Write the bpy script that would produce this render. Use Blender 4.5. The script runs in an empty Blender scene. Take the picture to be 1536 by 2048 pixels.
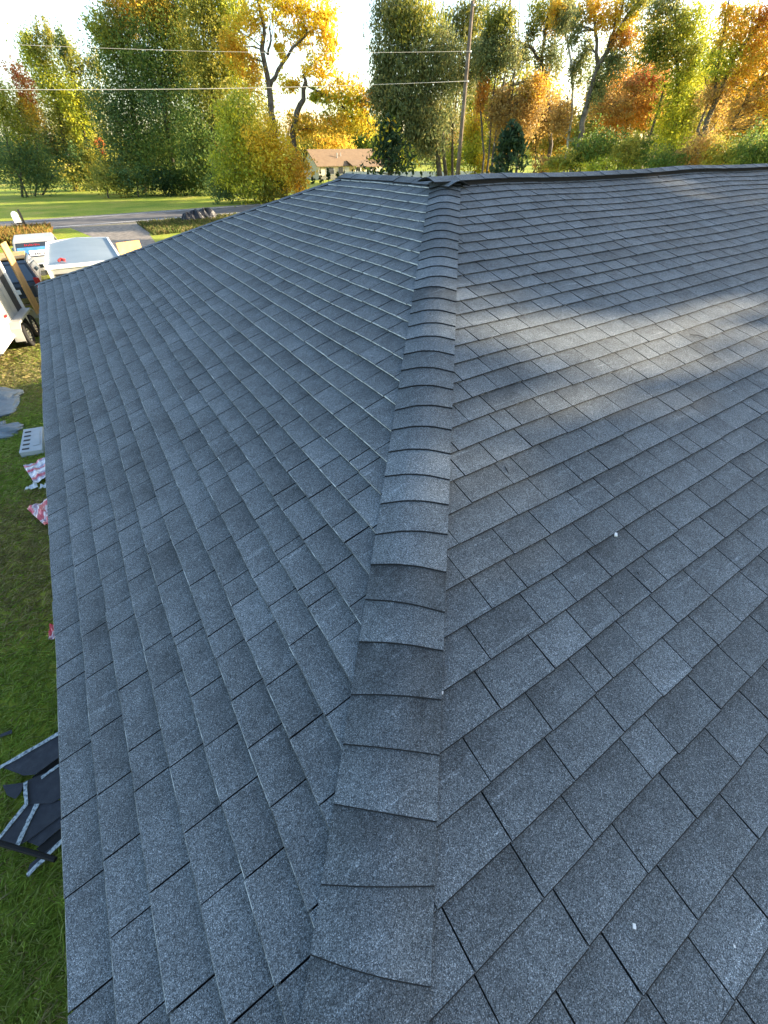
import bpy, math, random
import numpy as np
from mathutils import Vector, Matrix

random.seed(7)
rng = np.random.default_rng(11)
scn = bpy.context.scene
COL = scn.collection
GZ = 4.3                      # ridge height above the lawn (metres)

# ------------------------------------------------------------------ camera
CAM = np.array([-3.519, -4.3048, 0.2732 + GZ])
YAW, PITCH, ROLL, FPX = math.radians(32.3882), math.radians(41.3994), math.radians(-0.3677), 825.25
_f = np.array([math.sin(YAW)*math.cos(PITCH), math.cos(YAW)*math.cos(PITCH), -math.sin(PITCH)])
_r = np.array([math.cos(YAW), -math.sin(YAW), 0.0])
_u = np.cross(_r, _f)
CR = math.cos(ROLL)*_r + math.sin(ROLL)*_u
CU = math.cos(ROLL)*_u - math.sin(ROLL)*_r
CF = _f
cam_d = bpy.data.cameras.new("camera")
cam = bpy.data.objects.new("camera", cam_d)
COL.objects.link(cam)
cam_d.sensor_fit = 'HORIZONTAL'
cam_d.sensor_width = 36.0
cam_d.lens = FPX/1536.0*36.0
cam_d.clip_start = 0.05
cam_d.clip_end = 3000.0
cam.matrix_world = Matrix(((CR[0], CU[0], -CF[0], CAM[0]), (CR[1], CU[1], -CF[1], CAM[1]),
                           (CR[2], CU[2], -CF[2], CAM[2]), (0, 0, 0, 1)))
scn.camera = cam
scn.render.resolution_x, scn.render.resolution_y = 768, 1024

# ------------------------------------------------------------------ light
SUN_AZ = np.array([0.955, -0.296])          # direction towards the sun, seen from above
SUN_EL = math.radians(15.0)
world = bpy.data.worlds.new("World")
scn.world = world
world.use_nodes = True
wn = world.node_tree.nodes
bg = wn["Background"]
sky = wn.new("ShaderNodeTexSky")
sky.sky_type = 'NISHITA'
sky.sun_disc = False
sky.sun_elevation = SUN_EL
sky.sun_rotation = math.atan2(SUN_AZ[0], SUN_AZ[1])
sky.air_density = 1.0
sky.dust_density = 1.6
sky.ozone_density = 1.1
world.node_tree.links.new(sky.outputs[0], bg.inputs[0])
bg.inputs[1].default_value = 0.15
sd = bpy.data.lights.new("sun", 'SUN')
sd.energy = 5.0
sd.angle = math.radians(0.6)
sd.color = (1.0, 0.84, 0.61)
sun = bpy.data.objects.new("sun", sd)
COL.objects.link(sun)
sv = Vector((SUN_AZ[0]*math.cos(SUN_EL), SUN_AZ[1]*math.cos(SUN_EL), math.sin(SUN_EL))).normalized()
sun.rotation_euler = (-sv).to_track_quat('-Z', 'Y').to_euler()
sun.location = (30, -10, 30)
scn.view_settings.view_transform = 'Standard'
scn.view_settings.look = 'None'
scn.view_settings.gamma = 1.0
scn.view_settings.use_curve_mapping = False
scn.view_settings.exposure = 1.95
scn.render.engine = 'CYCLES'

# ------------------------------------------------------------------ photo geometry helpers
def ray(u, v):
    d = CF + CR*(u-768)/FPX - CU*(v-1024)/FPX
    return d/np.linalg.norm(d)
def at(u, v, D):
    """point on the sight line at horizontal distance D from the camera"""
    d = ray(u, v)
    return CAM + d*(D/math.hypot(d[0], d[1]))
def gp(u, v, z=0.0):
    """point on the sight line at height z"""
    d = ray(u, v)
    return CAM + d*((z-CAM[2])/d[2])
def px(P):
    d = np.asarray(P, float) - CAM
    k = d @ CF
    return np.stack([768+FPX*(d@CR)/k, 1024-FPX*(d@CU)/k], -1)

# ------------------------------------------------------------------ object helpers
def new_obj(name, me, parent=None):
    o = bpy.data.objects.new(name, me)
    COL.objects.link(o)
    if parent is not None:
        o.parent = parent
        o.matrix_parent_inverse = Matrix.Translation(-parent.location) if parent.parent is None else Matrix.Identity(4)
    return o
def tag(o, label=None, cat=None, group=None, kind=None):
    if label: o["label"] = label
    if cat: o["category"] = cat
    if group: o["group"] = group
    if kind: o["kind"] = kind
    return o
def thing(name, loc, label, cat, group=None):
    o = bpy.data.objects.new(name, None)
    o.empty_display_size = 0.2
    o.location = loc
    COL.objects.link(o)
    return tag(o, label, cat, group)

class MB:
    """collects shapes in world coordinates, builds one mesh object"""
    def __init__(s):
        s.v = []; s.f = []; s.t = []; s.m = []; s.tone = 0.5; s.mi = 0
    def poly(s, pts):
        b = len(s.v); s.v += [tuple(map(float, p)) for p in pts]; s.f.append(tuple(range(b, b+len(pts))))
        s.t += [s.tone]*len(pts); s.m.append(s.mi)
    def mesh(s, pts, faces):
        b = len(s.v); s.v += [tuple(map(float, p)) for p in pts]; s.t += [s.tone]*len(pts)
        for f in faces:
            s.f.append(tuple(b+i for i in f)); s.m.append(s.mi)
    def box(s, c, size, ax=(1, 0, 0), up=(0, 0, 1)):
        c = np.asarray(c, float); x = np.asarray(ax, float); x = x/np.linalg.norm(x)
        z = np.asarray(up, float); z = z - x*(z@x); z /= np.linalg.norm(z); y = np.cross(z, x)
        h = np.asarray(size, float)/2
        P = [c+x*h[0]*i+y*h[1]*j+z*h[2]*k for k in (-1, 1) for j in (-1, 1) for i in (-1, 1)]
        s.mesh(P, [(0, 2, 3, 1), (4, 5, 7, 6), (0, 1, 5, 4), (2, 6, 7, 3), (0, 4, 6, 2), (1, 3, 7, 5)])
    def prism(s, pts, n, th):
        """polygon pts (ccw seen from n) thickened downwards along n by th"""
        pts = [np.asarray(p, float) for p in pts]; n = np.asarray(n, float)
        k = len(pts); low = [p-n*th for p in pts]
        fs = [tuple(range(k)), tuple(range(2*k-1, k-1, -1))]
        fs += [(i, i+k, (i+1) % k+k, (i+1) % k) for i in range(k)]
        s.mesh(pts+low, fs)
    def tube(s, pts, radii, n=7, cap=True):
        pts = [np.asarray(p, float) for p in pts]
        if np.isscalar(radii): radii = [radii]*len(pts)
        rings = []; ref = np.array([0.31, 0.87, 0.38])
        for i, p in enumerate(pts):
            t = pts[min(i+1, len(pts)-1)] - pts[max(i-1, 0)]
            t = t/(np.linalg.norm(t)+1e-9)
            a = np.cross(t, ref); a /= np.linalg.norm(a)+1e-9; b = np.cross(t, a)
            rings.append([p+radii[i]*(math.cos(2*math.pi*k/n)*a+math.sin(2*math.pi*k/n)*b) for k in range(n)])
        V = [q for r in rings for q in r]; F = []
        for i in range(len(pts)-1):
            for k in range(n):
                F.append((i*n+k, i*n+(k+1) % n, (i+1)*n+(k+1) % n, (i+1)*n+k))
        if cap:
            F.append(tuple(range(n-1, -1, -1))); F.append(tuple((len(pts)-1)*n+k for k in range(n)))
        s.mesh(V, F)
    def disc_ring(s, c, axis, r0, r1, w, n=24):
        """wheel-like ring: lathe about axis; outer radius r1, inner r0, width w"""
        c = np.asarray(c, float); a = np.asarray(axis, float); a /= np.linalg.norm(a)
        x = np.cross(a, (0, 0, 1.)); x /= np.linalg.norm(x); y = np.cross(a, x)
        prof = [(r0, -w/2), (r1*0.93, -w/2), (r1, -w*0.36), (r1, w*0.36), (r1*0.93, w/2), (r0, w/2)]
        V = []; F = []; m = len(prof)
        for k in range(n):
            th = 2*math.pi*k/n; e = math.cos(th)*x+math.sin(th)*y
            V += [c+e*r+a*h for r, h in prof]
        for k in range(n):
            for j in range(m):
                F.append((k*m+j, k*m+(j+1) % m, ((k+1) % n)*m+(j+1) % m, ((k+1) % n)*m+j))
        s.mesh(V, F)
    def build(s, name, mats, parent=None, smooth=False):
        me = bpy.data.meshes.new(name)
        org = np.zeros(3)
        me.from_pydata([tuple(np.asarray(v)-org) for v in s.v], [], s.f)
        at_ = me.attributes.new("tone", 'FLOAT', 'POINT')
        at_.data.foreach_set("value", np.asarray(s.t, dtype=np.float32))
        if not isinstance(mats, (list, tuple)): mats = [mats]
        for m in mats: me.materials.append(m)
        if len(mats) > 1: me.polygons.foreach_set("material_index", np.asarray(s.m, dtype=np.int32))
        if smooth: me.polygons.foreach_set("use_smooth", [True]*len(me.polygons))
        me.validate(); me.update()
        return new_obj(name, me, parent)

# ------------------------------------------------------------------ materials
def mat(name, col, rough=0.7, metal=0.0, spec=0.4):
    m = bpy.data.materials.new(name); m.use_nodes = True
    b = m.node_tree.nodes["Principled BSDF"]
    b.inputs["Base Color"].default_value = (*col, 1)
    b.inputs["Roughness"].default_value = rough
    b.inputs["Metallic"].default_value = metal
    b.inputs["Specular IOR Level"].default_value = spec
    return m
def N(m, t, **kw):
    n = m.node_tree.nodes.new(t)
    for k, v in kw.items(): setattr(n, k, v)
    return n
def L(m, a, b): m.node_tree.links.new(a, b)
def ramp(m, stops, interp='LINEAR'):
    r = N(m, "ShaderNodeValToRGB"); r.color_ramp.interpolation = interp
    el = r.color_ramp.elements
    while len(el) < len(stops): el.new(0.5)
    for e, (p, c) in zip(el, stops):
        e.position = p; e.color = (*c, 1)
    return r
def noise_mat(name, stops, scale, rough=0.8, bump=0.0, bscale=None, detail=6, spec=0.3, coords='pos', metal=0.0):
    m = mat(name, stops[0][1], rough, metal, spec); b = m.node_tree.nodes["Principled BSDF"]
    g = N(m, "ShaderNodeNewGeometry")
    n = N(m, "ShaderNodeTexNoise"); n.inputs["Scale"].default_value = scale; n.inputs["Detail"].default_value = detail
    n.inputs["Roughness"].default_value = 0.65
    L(m, g.outputs["Position"], n.inputs["Vector"])
    r = ramp(m, stops); L(m, n.outputs["Fac"], r.inputs["Fac"]); L(m, r.outputs["Color"], b.inputs["Base Color"])
    if bump:
        n2 = N(m, "ShaderNodeTexNoise"); n2.inputs["Scale"].default_value = bscale or scale*3; n2.inputs["Detail"].default_value = 4
        L(m, g.outputs["Position"], n2.inputs["Vector"])
        bp = N(m, "ShaderNodeBump"); bp.inputs["Strength"].default_value = bump; bp.inputs["Distance"].default_value = 0.02
        L(m, n2.outputs["Fac"], bp.inputs["Height"]); L(m, bp.outputs["Normal"], b.inputs["Normal"])
    return m

def shingle_material():
    m = mat("asphalt_shingle", (0.06, 0.07, 0.085), 0.86, 0, 0.35)
    b = m.node_tree.nodes["Principled BSDF"]
    g = N(m, "ShaderNodeNewGeometry")
    # mineral granules: each cell its own shade
    v = N(m, "ShaderNodeTexVoronoi"); v.inputs["Scale"].default_value = 460.0
    L(m, g.outputs["Position"], v.inputs["Vector"])
    r = ramp(m, [(0.0, (0.022, 0.027, 0.032)), (0.30, (0.060, 0.071, 0.078)), (0.60, (0.105, 0.123, 0.135)),
                 (0.90, (0.170, 0.194, 0.209)), (1.0, (0.32, 0.355, 0.385))])
    sep = N(m, "ShaderNodeSeparateColor"); L(m, v.outputs["Color"], sep.inputs[0])
    L(m, sep.outputs[0], r.inputs["Fac"])
    # blotches of lighter and darker blends inside a tab
    n1 = N(m, "ShaderNodeTexNoise"); n1.inputs["Scale"].default_value = 7.0; n1.inputs["Detail"].default_value = 5
    n1.inputs["Roughness"].default_value = 0.7
    L(m, g.outputs["Position"], n1.inputs["Vector"])
    n2 = N(m, "ShaderNodeTexNoise"); n2.inputs["Scale"].default_value = 55.0; n2.inputs["Detail"].default_value = 3
    L(m, g.outputs["Position"], n2.inputs["Vector"])
    a = N(m, "ShaderNodeAttribute"); a.attribute_name = "tone"
    def mth(op, x, y):
        k = N(m, "ShaderNodeMath"); k.operation = op
        for i, w in enumerate((x, y)):
            if isinstance(w, (int, float)): k.inputs[i].default_value = w
            else: L(m, w, k.inputs[i])
        return k.outputs[0]
    s = mth('MULTIPLY', mth('SUBTRACT', n1.outputs["Fac"], 0.5), 1.1)
    s = mth('ADD', s, mth('MULTIPLY', mth('SUBTRACT', n2.outputs["Fac"], 0.5), 0.4))
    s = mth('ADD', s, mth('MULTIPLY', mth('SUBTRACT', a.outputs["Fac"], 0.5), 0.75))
    # faint foot scuffs dragged across the granules
    mpn = N(m, "ShaderNodeMapping"); mpn.inputs["Rotation"].default_value = (0, 0, 0.7); mpn.inputs["Scale"].default_value = (2.2, 26.0, 8.0)
    L(m, g.outputs["Position"], mpn.inputs["Vector"])
    n3 = N(m, "ShaderNodeTexNoise"); n3.inputs["Scale"].default_value = 1.6; n3.inputs["Detail"].default_value = 4
    L(m, mpn.outputs[0], n3.inputs["Vector"])
    sc = N(m, "ShaderNodeMapRange"); sc.inputs[1].default_value = 0.62; sc.inputs[2].default_value = 0.80; sc.inputs[3].default_value = 0.0; sc.inputs[4].default_value = 0.8
    L(m, n3.outputs["Fac"], sc.inputs[0])
    # broad weathering
    n4 = N(m, "ShaderNodeTexNoise"); n4.inputs["Scale"].default_value = 1.1; n4.inputs["Detail"].default_value = 4
    L(m, g.outputs["Position"], n4.inputs["Vector"])
    s = mth('ADD', s, sc.outputs[0])
    s = mth('ADD', s, mth('MULTIPLY', mth('SUBTRACT', n4.outputs["Fac"], 0.5), 0.5))
    s = mth('ADD', s, 1.0)
    mx = N(m, "ShaderNodeMix"); mx.data_type = 'RGBA'; mx.blend_type = 'MULTIPLY'; mx.inputs[0].default_value = 1.0
    L(m, r.outputs["Color"], mx.inputs[6])
    cmb = N(m, "ShaderNodeCombineColor")
    for i in range(3): L(m, s, cmb.inputs[i])
    L(m, cmb.outputs[0], mx.inputs[7])
    L(m, mx.outputs[2], b.inputs["Base Color"])
    bp = N(m, "ShaderNodeBump"); bp.inputs["Strength"].default_value = 0.55; bp.inputs["Distance"].default_value = 0.0025
    L(m, v.outputs["Distance"], bp.inputs["Height"])
    L(m, bp.outputs["Normal"], b.inputs["Normal"])
    return m
M_SH = shingle_material()
# cut lower edge, left slope: pale crushed-stone filler plus skylight painted into the colour
M_EDGE_LIT = noise_mat("shingle_cut_edge_lit", [(0.30, (0.16, 0.17, 0.18)), (0.44, (0.50, 0.52, 0.54)), (0.56, (0.80, 0.82, 0.84))], 26, 0.9, detail=8)
M_EDGE_SHADE = noise_mat("shingle_cut_edge_shaded", [(0.40, (0.02, 0.023, 0.028)), (0.56, (0.07, 0.075, 0.08)), (0.66, (0.42, 0.43, 0.44))], 22, 0.9, detail=8)  # right-slope copy of the cut edge, coloured darker as the less lit side
# upper rim of the left-slope butts: worn granules plus sky glints painted as dashes
M_WORN_GLINT = noise_mat("shingle_worn_rim_glint", [(0.40, (0.045, 0.05, 0.055)), (0.52, (0.15, 0.16, 0.17)), (0.60, (0.36, 0.38, 0.39)), (0.70, (0.66, 0.68, 0.69))], 9, 0.6, detail=9, spec=0.5)
M_DECK = mat("roof_underlay", (0.008, 0.009, 0.011), 0.95)
M_VENT = mat("ridge_vent_black", (0.006, 0.006, 0.007), 0.8)
M_WHITE = noise_mat("white_paint", [(0.3, (0.70, 0.69, 0.66)), (0.7, (0.80, 0.79, 0.76))], 2.0, 0.5)
M_FASCIA = noise_mat("fascia_white", [(0.3, (0.62, 0.61, 0.58)), (0.7, (0.74, 0.73, 0.70))], 3.0, 0.5)
M_SIDING = noise_mat("wall_siding", [(0.3, (0.50, 0.49, 0.46)), (0.7, (0.58, 0.57, 0.54))], 3.0, 0.7)

# ------------------------------------------------------------------ ground, road, drive
def sheet(name, pts, z, m, nx=1, label=None):
    mb = MB(); mb.poly([(p[0], p[1], z) for p in pts]); o = mb.build(name, m); o["kind"] = "structure"
    if label: o["label"] = label
    return o
def ground_material():
    m = mat("lawn", (0.08, 0.1, 0.03), 0.95, 0, 0.1); b = m.node_tree.nodes["Principled BSDF"]
    g = N(m, "ShaderNodeNewGeometry")
    n1 = N(m, "ShaderNodeTexNoise"); n1.inputs["Scale"].default_value = 0.22; n1.inputs["Detail"].default_value = 7; n1.inputs["Roughness"].default_value = 0.7
    n2 = N(m, "ShaderNodeTexNoise"); n2.inputs["Scale"].default_value = 9.0; n2.inputs["Detail"].default_value = 6; n2.inputs["Roughness"].default_value = 0.75
    L(m, g.outputs["Position"], n1.inputs["Vector"]); L(m, g.outputs["Position"], n2.inputs["Vector"])
    r1 = ramp(m, [(0.30, (0.15, 0.24, 0.04)), (0.48, (0.32, 0.37, 0.05)), (0.62, (0.44, 0.41, 0.08)), (0.75, (0.46, 0.37, 0.18))])
    L(m, n1.outputs["Fac"], r1.inputs["Fac"])
    r2 = ramp(m, [(0.30, (0.35, 0.35, 0.35)), (0.55, (1.0, 1.0, 1.0)), (0.75, (1.5, 1.45, 1.3))])
    L(m, n2.outputs["Fac"], r2.inputs["Fac"])
    mx = N(m, "ShaderNodeMix"); mx.data_type = 'RGBA'; mx.blend_type = 'MULTIPLY'; mx.inputs[0].default_value = 1.0
    L(m, r1.outputs[0], mx.inputs[6]); L(m, r2.outputs[0], mx.inputs[7]); L(m, mx.outputs[2], b.inputs["Base Color"])
    bp = N(m, "ShaderNodeBump"); bp.inputs["Strength"].default_value = 0.8; bp.inputs["Distance"].default_value = 0.06
    L(m, n2.outputs["Fac"], bp.inputs["Height"]); L(m, bp.outputs["Normal"], b.inputs["Normal"])
    return m
M_LAWN = ground_material()
sheet("ground", [(-900, -600), (900, -600), (900, 1200), (-900, 1200)], 0.0, M_LAWN)
M_ASPH = noise_mat("road_asphalt", [(0.3, (0.085, 0.080, 0.078)), (0.55, (0.135, 0.125, 0.118)), (0.75, (0.20, 0.18, 0.16))], 0.9, 0.9, 0.3, 40)
def roady(x): return 42.55 + 0.045*(x+7.8) + 0.0012*(x+7.8)**2 * (1 if x > -7.8 else -0.3)
rx = np.linspace(-160, 120, 90)
def strip(name, off0, off1, z, m, kind="structure"):
    mb = MB()
    for a, c in zip(rx[:-1], rx[1:]):
        mb.poly([(a, roady(a)+off0, z), (c, roady(c)+off0, z), (c, roady(c)+off1, z), (a, roady(a)+off1, z)])
    o = mb.build(name, m); o["kind"] = kind; return o
M_GRAVEL = noise_mat("gravel", [(0.28, (0.10, 0.085, 0.07)), (0.5, (0.22, 0.19, 0.155)), (0.72, (0.36, 0.31, 0.25))], 3.2, 0.95, 0.6, 30)
strip("road_shoulder", -0.9, 7.2, 0.008, M_GRAVEL)
strip("road", -0.15, 6.3, 0.014, M_ASPH)
M_LINE = noise_mat("road_paint", [(0.3, (0.55, 0.55, 0.52)), (0.6, (0.78, 0.77, 0.74))], 4, 0.7)
strip("road_edge_line", 0.12, 0.30, 0.019, M_LINE)
strip("road_far_edge_line", 5.85, 6.0, 0.019, M_LINE)
sheet("driveway", [(-3.2, 41.8), (-1.9, 34), (-3.0, 26), (-6.5, 18), (1.4, 18), (0.9, 28), (1.4, 35), (3.6, 39), (5.0, 42.2)], 0.004, M_GRAVEL)

# ------------------------------------------------------------------ the house and its roof
PL, PR = math.radians(19.9939), math.radians(16.8456)
TL, TR = math.tan(PL), math.tan(PR)
E_L, E_R = 0.143, 0.143*1.0369
DL0, DR0 = 1.0806, 0.1116
LY, SF, CW = 2.089, 0.9729, 0.1628
XE = 10.6
EX = (31+DL0)*E_L*math.cos(PL)            # eave distance of the left slope
ED = EX*TL                                 # eave drop
EY = ED/TR
YF = LY + SF*EX
house = thing("house", (0, 0, 0), "house with a dark blue-grey asphalt shingle hip roof", "house")
def zroof(P): return (P[0], P[1], P[2]+GZ)
nLv = np.array([-math.sin(PL), 0, math.cos(PL)]); nRv = np.array([0, -math.sin(PR), math.cos(PR)])
def undul(x, y):
    return 0.006*math.sin(1.7*x+0.6*y+0.4)+0.005*math.sin(0.9*y-1.3*x+2.0)+0.003*math.sin(3.1*x+2.3*y)
def PLn(d, a, h=0.0):
    h = h + undul(-d*math.cos(PL), a)
    return np.array([-d*math.cos(PL), a, GZ-d*math.sin(PL)]) + nLv*h
def PRn(d, a, h=0.0):
    h = h + undul(a, -d*math.cos(PR))
    return np.array([a, -d*math.cos(PR), GZ-d*math.sin(PR)]) + nRv*h
deck = MB()
def dk(*pts): deck.poly([(p[0], p[1], p[2]+GZ-0.022) for p in pts])
J0 = (0, 0, 0); C0 = (-EX, -EY, -ED); RF = (0, LY, 0); CF1 = (-EX, YF, -ED); CF2 = (EX, YF, -ED); CV = (EX, EY, -ED)
dk(J0, RF, CF1, C0); dk(J0, C0, (XE, -EY, -ED), (XE, 0, 0)); dk(RF, CF2, CF1)
dk(RF, J0, CV, CF2); dk(J0, (XE, 0, 0), (XE, EY, -ED), CV)
roof = deck.build("roof", M_DECK, house)
# walls, soffit, fascia
wl = MB(); ins = 0.42; zt = GZ-ED-0.16
fp = [(-EX+ins, -EY+ins), (XE-0.25, -EY+ins), (XE-0.25, EY-ins), (EX-ins, EY-ins), (EX-ins, YF-ins), (-EX+ins, YF-ins)]
for i in range(6):
    a, b = fp[i], fp[(i+1) % 6]; wl.poly([(a[0], a[1], 0), (b[0], b[1], 0), (b[0], b[1], zt), (a[0], a[1], zt)])
wl.poly([(XE-0.25, -EY+ins, zt), (XE-0.25, EY-ins, zt), (XE-0.25, EY-ins, zt+ins*TR), (XE-0.25, 0, GZ-0.06), (XE-0.25, -EY+ins, zt+ins*TR)])
wl.build("wall", M_SIDING, house)
ep = [(-EX, -EY), (XE, -EY), (XE, EY), (EX, EY), (EX, YF), (-EX, YF)]
so = MB(); so.poly([(x, y, zt) for x, y in reversed(ep)]); so.build("soffit", M_FASCIA, house)
for i in (0, 2, 3, 4, 5):
    a, b = np.array(ep[i]), np.array(ep[(i+1) % 6]); d = b-a; l = np.linalg.norm(d); d /= l
    c = (a+b)/2; nrm = np.array([d[1], -d[0]]); c = c - nrm*0.03
    fb = MB(); fb.box((c[0], c[1], zt+0.065), (l-0.07, 0.03, 0.13), ax=(d[0], d[1], 0)); fb.build("fascia_board", M_FASCIA, house)

def clip(poly, hp):
    """poly of (d,a); half-planes (A,B,C): A*d+B*a+C >= 0"""
    for A, B, Cc in hp:
        out = []
        for i in range(len(poly)):
            p, q = poly[i], poly[(i+1) % len(poly)]
            fp_, fq = A*p[0]+B*p[1]+Cc, A*q[0]+B*q[1]+Cc
            if fp_ >= 0: out.append(p)
            if (fp_ >= 0) != (fq >= 0):
                t = fp_/(fp_-fq); out.append((p[0]+t*(q[0]-p[0]), p[1]+t*(q[1]-p[1])))
        poly = out
        if len(poly) < 3: return []
    return poly
TH = 0.0125
tabs = []          # (area_px, top points, normal, tone, butt flags)
def rows(n, e, d0, a_lo, a_hi, PF, nv, hps, rnd, flip):
    th = 0.0125 if flip else 0.0088
    for k in range(0, n+1):
        dk_ = (k+d0)*e; up = max(dk_-e, 0.0)
        if dk_ <= 0.01: continue
        lo, hi = a_lo(dk_), a_hi(dk_)
        a = lo-0.3+rnd.random()*0.24
        while a < hi:
            r = rnd.random()
            w = rnd.uniform(0.19, 0.29) if r < 0.80 else (rnd.uniform(0.29, 0.36) if r < 0.90 else (rnd.uniform(0.10, 0.17) if r < 0.985 else rnd.uniform(0.04, 0.07)))
            gap = rnd.choice((0.0024, 0.0027, 0.0030, 0.0033))*(0.85 if dk_ > 3.4 else (1.15 if dk_ > 2.2 else 1.55))
            j = rnd.gauss(0, 0.0016)
            wv = 0.0035*math.sin(1.9*a+k*0.7)+0.002*math.sin(5.3*a+k)
            wv2 = 0.0035*math.sin(1.9*(a+w)+k*0.7)+0.002*math.sin(5.3*(a+w)+k)
            sk = rnd.gauss(0, 0.0007)
            q = [(dk_+wv+j, a+gap+sk), (dk_+wv2+j, a+w-gap+sk), (up-0.014, a+w-gap), (up-0.014, a+gap)]
            q = clip(q, hps)
            lift = [max(-0.001, rnd.gauss(0.0006, 0.0010)) for _ in q]
            a += w
            if len(q) < 3: continue
            top = []; low = []; in_ = []; rim = []
            for (dd, aa), lf in zip(q, lift):
                hh = th*(dd-up)/(dk_-up+1e-9)
                isb = abs(dd-dk_) < 0.02
                lf2 = lf*max(0, (dd-up)/e)
                top.append(PF(dd-((0.0030 if flip else 0.0035) if isb else 0), aa, hh+lf2)); rim.append(PF(dd, aa, hh+lf2-(0.0015 if isb else 0))); low.append(PF(dd, aa, hh+lf2-((0.0085 if flip else 0.0045) if isb else 0.0125)))
                in_.append(PF(dd-0.016 if isb else dd, aa, hh-0.0135))
            butt = [abs(q[i][0]-dk_) < 0.02 and abs(q[(i+1) % len(q)][0]-dk_) < 0.02 for i in range(len(q))]
            uv = px(np.array(top)); x, y = uv[:, 0], uv[:, 1]
            ar = 0.5*abs(np.dot(x, np.roll(y, -1))-np.dot(y, np.roll(x, -1)))
            if (np.array(top)-CAM) @ CF < 0.2 if False else (((np.array(top)-CAM) @ CF).min() < 0.2 or x.max() < 0 or x.min() > 1536 or y.max() < 0 or y.min() > 2048): ar = 0
            tone = min(1.0, max(0.0, rnd.gauss(0.5, 0.10)))
            if rnd.random() < 0.07: tone = min(1.0, tone+0.18)
            tabs.append((ar, top, low, butt, tone, in_, flip, rim))
r1 = random.Random(3)
hipk = TL/TR
# left slope: d,a with x=-d cosPL ; a >= hip line ; a <= far hip
rows(31, E_L, DL0, lambda d: -d*math.cos(PL)*hipk, lambda d: LY+SF*d*math.cos(PL), PLn, nLv,
     [(math.cos(PL)*hipk, 1, -0.07), (SF*math.cos(PL), -1, LY-0.06)], r1, True)
rows(36, E_R, DR0, lambda d: -d*math.cos(PR)/hipk, lambda d: XE, PRn, nRv,
     [(math.cos(PR)/hipk, 1, -0.07), (0, -1, XE)], r1, False)
def emit_tab(mb, t):
    _, top, low, butt, tone, in_, flip, rim = t
    mb.tone = tone; k = len(top)
    # orientation: make the top face point up
    n = np.cross(top[1]-top[0], top[2]-top[1])
    idx = list(range(k)) if n[2] > 0 else list(range(k))[::-1]
    b = len(mb.v)
    bu = [butt[i] or butt[i-1] for i in range(k)]
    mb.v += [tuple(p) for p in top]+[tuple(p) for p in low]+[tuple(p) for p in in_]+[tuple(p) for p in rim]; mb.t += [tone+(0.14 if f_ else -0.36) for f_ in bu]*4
    mb.f.append(tuple(b+i for i in idx)); mb.m.append(0)
    for i in range(k):
        j = (i+1) % k
        r3 = 3*k
        mb.f.append((b+i+r3, b+j+r3, b+j+k, b+i+k) if n[2] < 0 else (b+j+r3, b+i+r3, b+i+k, b+j+k))
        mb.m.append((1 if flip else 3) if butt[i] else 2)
        if butt[i]:
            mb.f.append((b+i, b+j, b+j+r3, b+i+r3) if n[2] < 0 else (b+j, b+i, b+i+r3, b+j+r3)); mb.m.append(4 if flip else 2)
        if any(butt) and (butt[i] or butt[i-1] or butt[j]):
            mb.f.append((b+i+k, b+j+k, b+j+2*k, b+i+2*k) if n[2] < 0 else (b+j+k, b+i+k, b+i+2*k, b+j+2*k)); mb.m.append(2)
tabs.sort(key=lambda t: -t[0])
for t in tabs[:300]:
    mb = MB(); emit_tab(mb, t); mb.build("shingle", [M_SH, M_EDGE_LIT, M_DECK, M_EDGE_SHADE, M_WORN_GLINT], roof)
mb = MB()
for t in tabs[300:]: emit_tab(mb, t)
o = mb.build("shingle_courses", [M_SH, M_EDGE_LIT, M_DECK, M_EDGE_SHADE, M_WORN_GLINT], roof); o["kind"] = "stuff"

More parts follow.
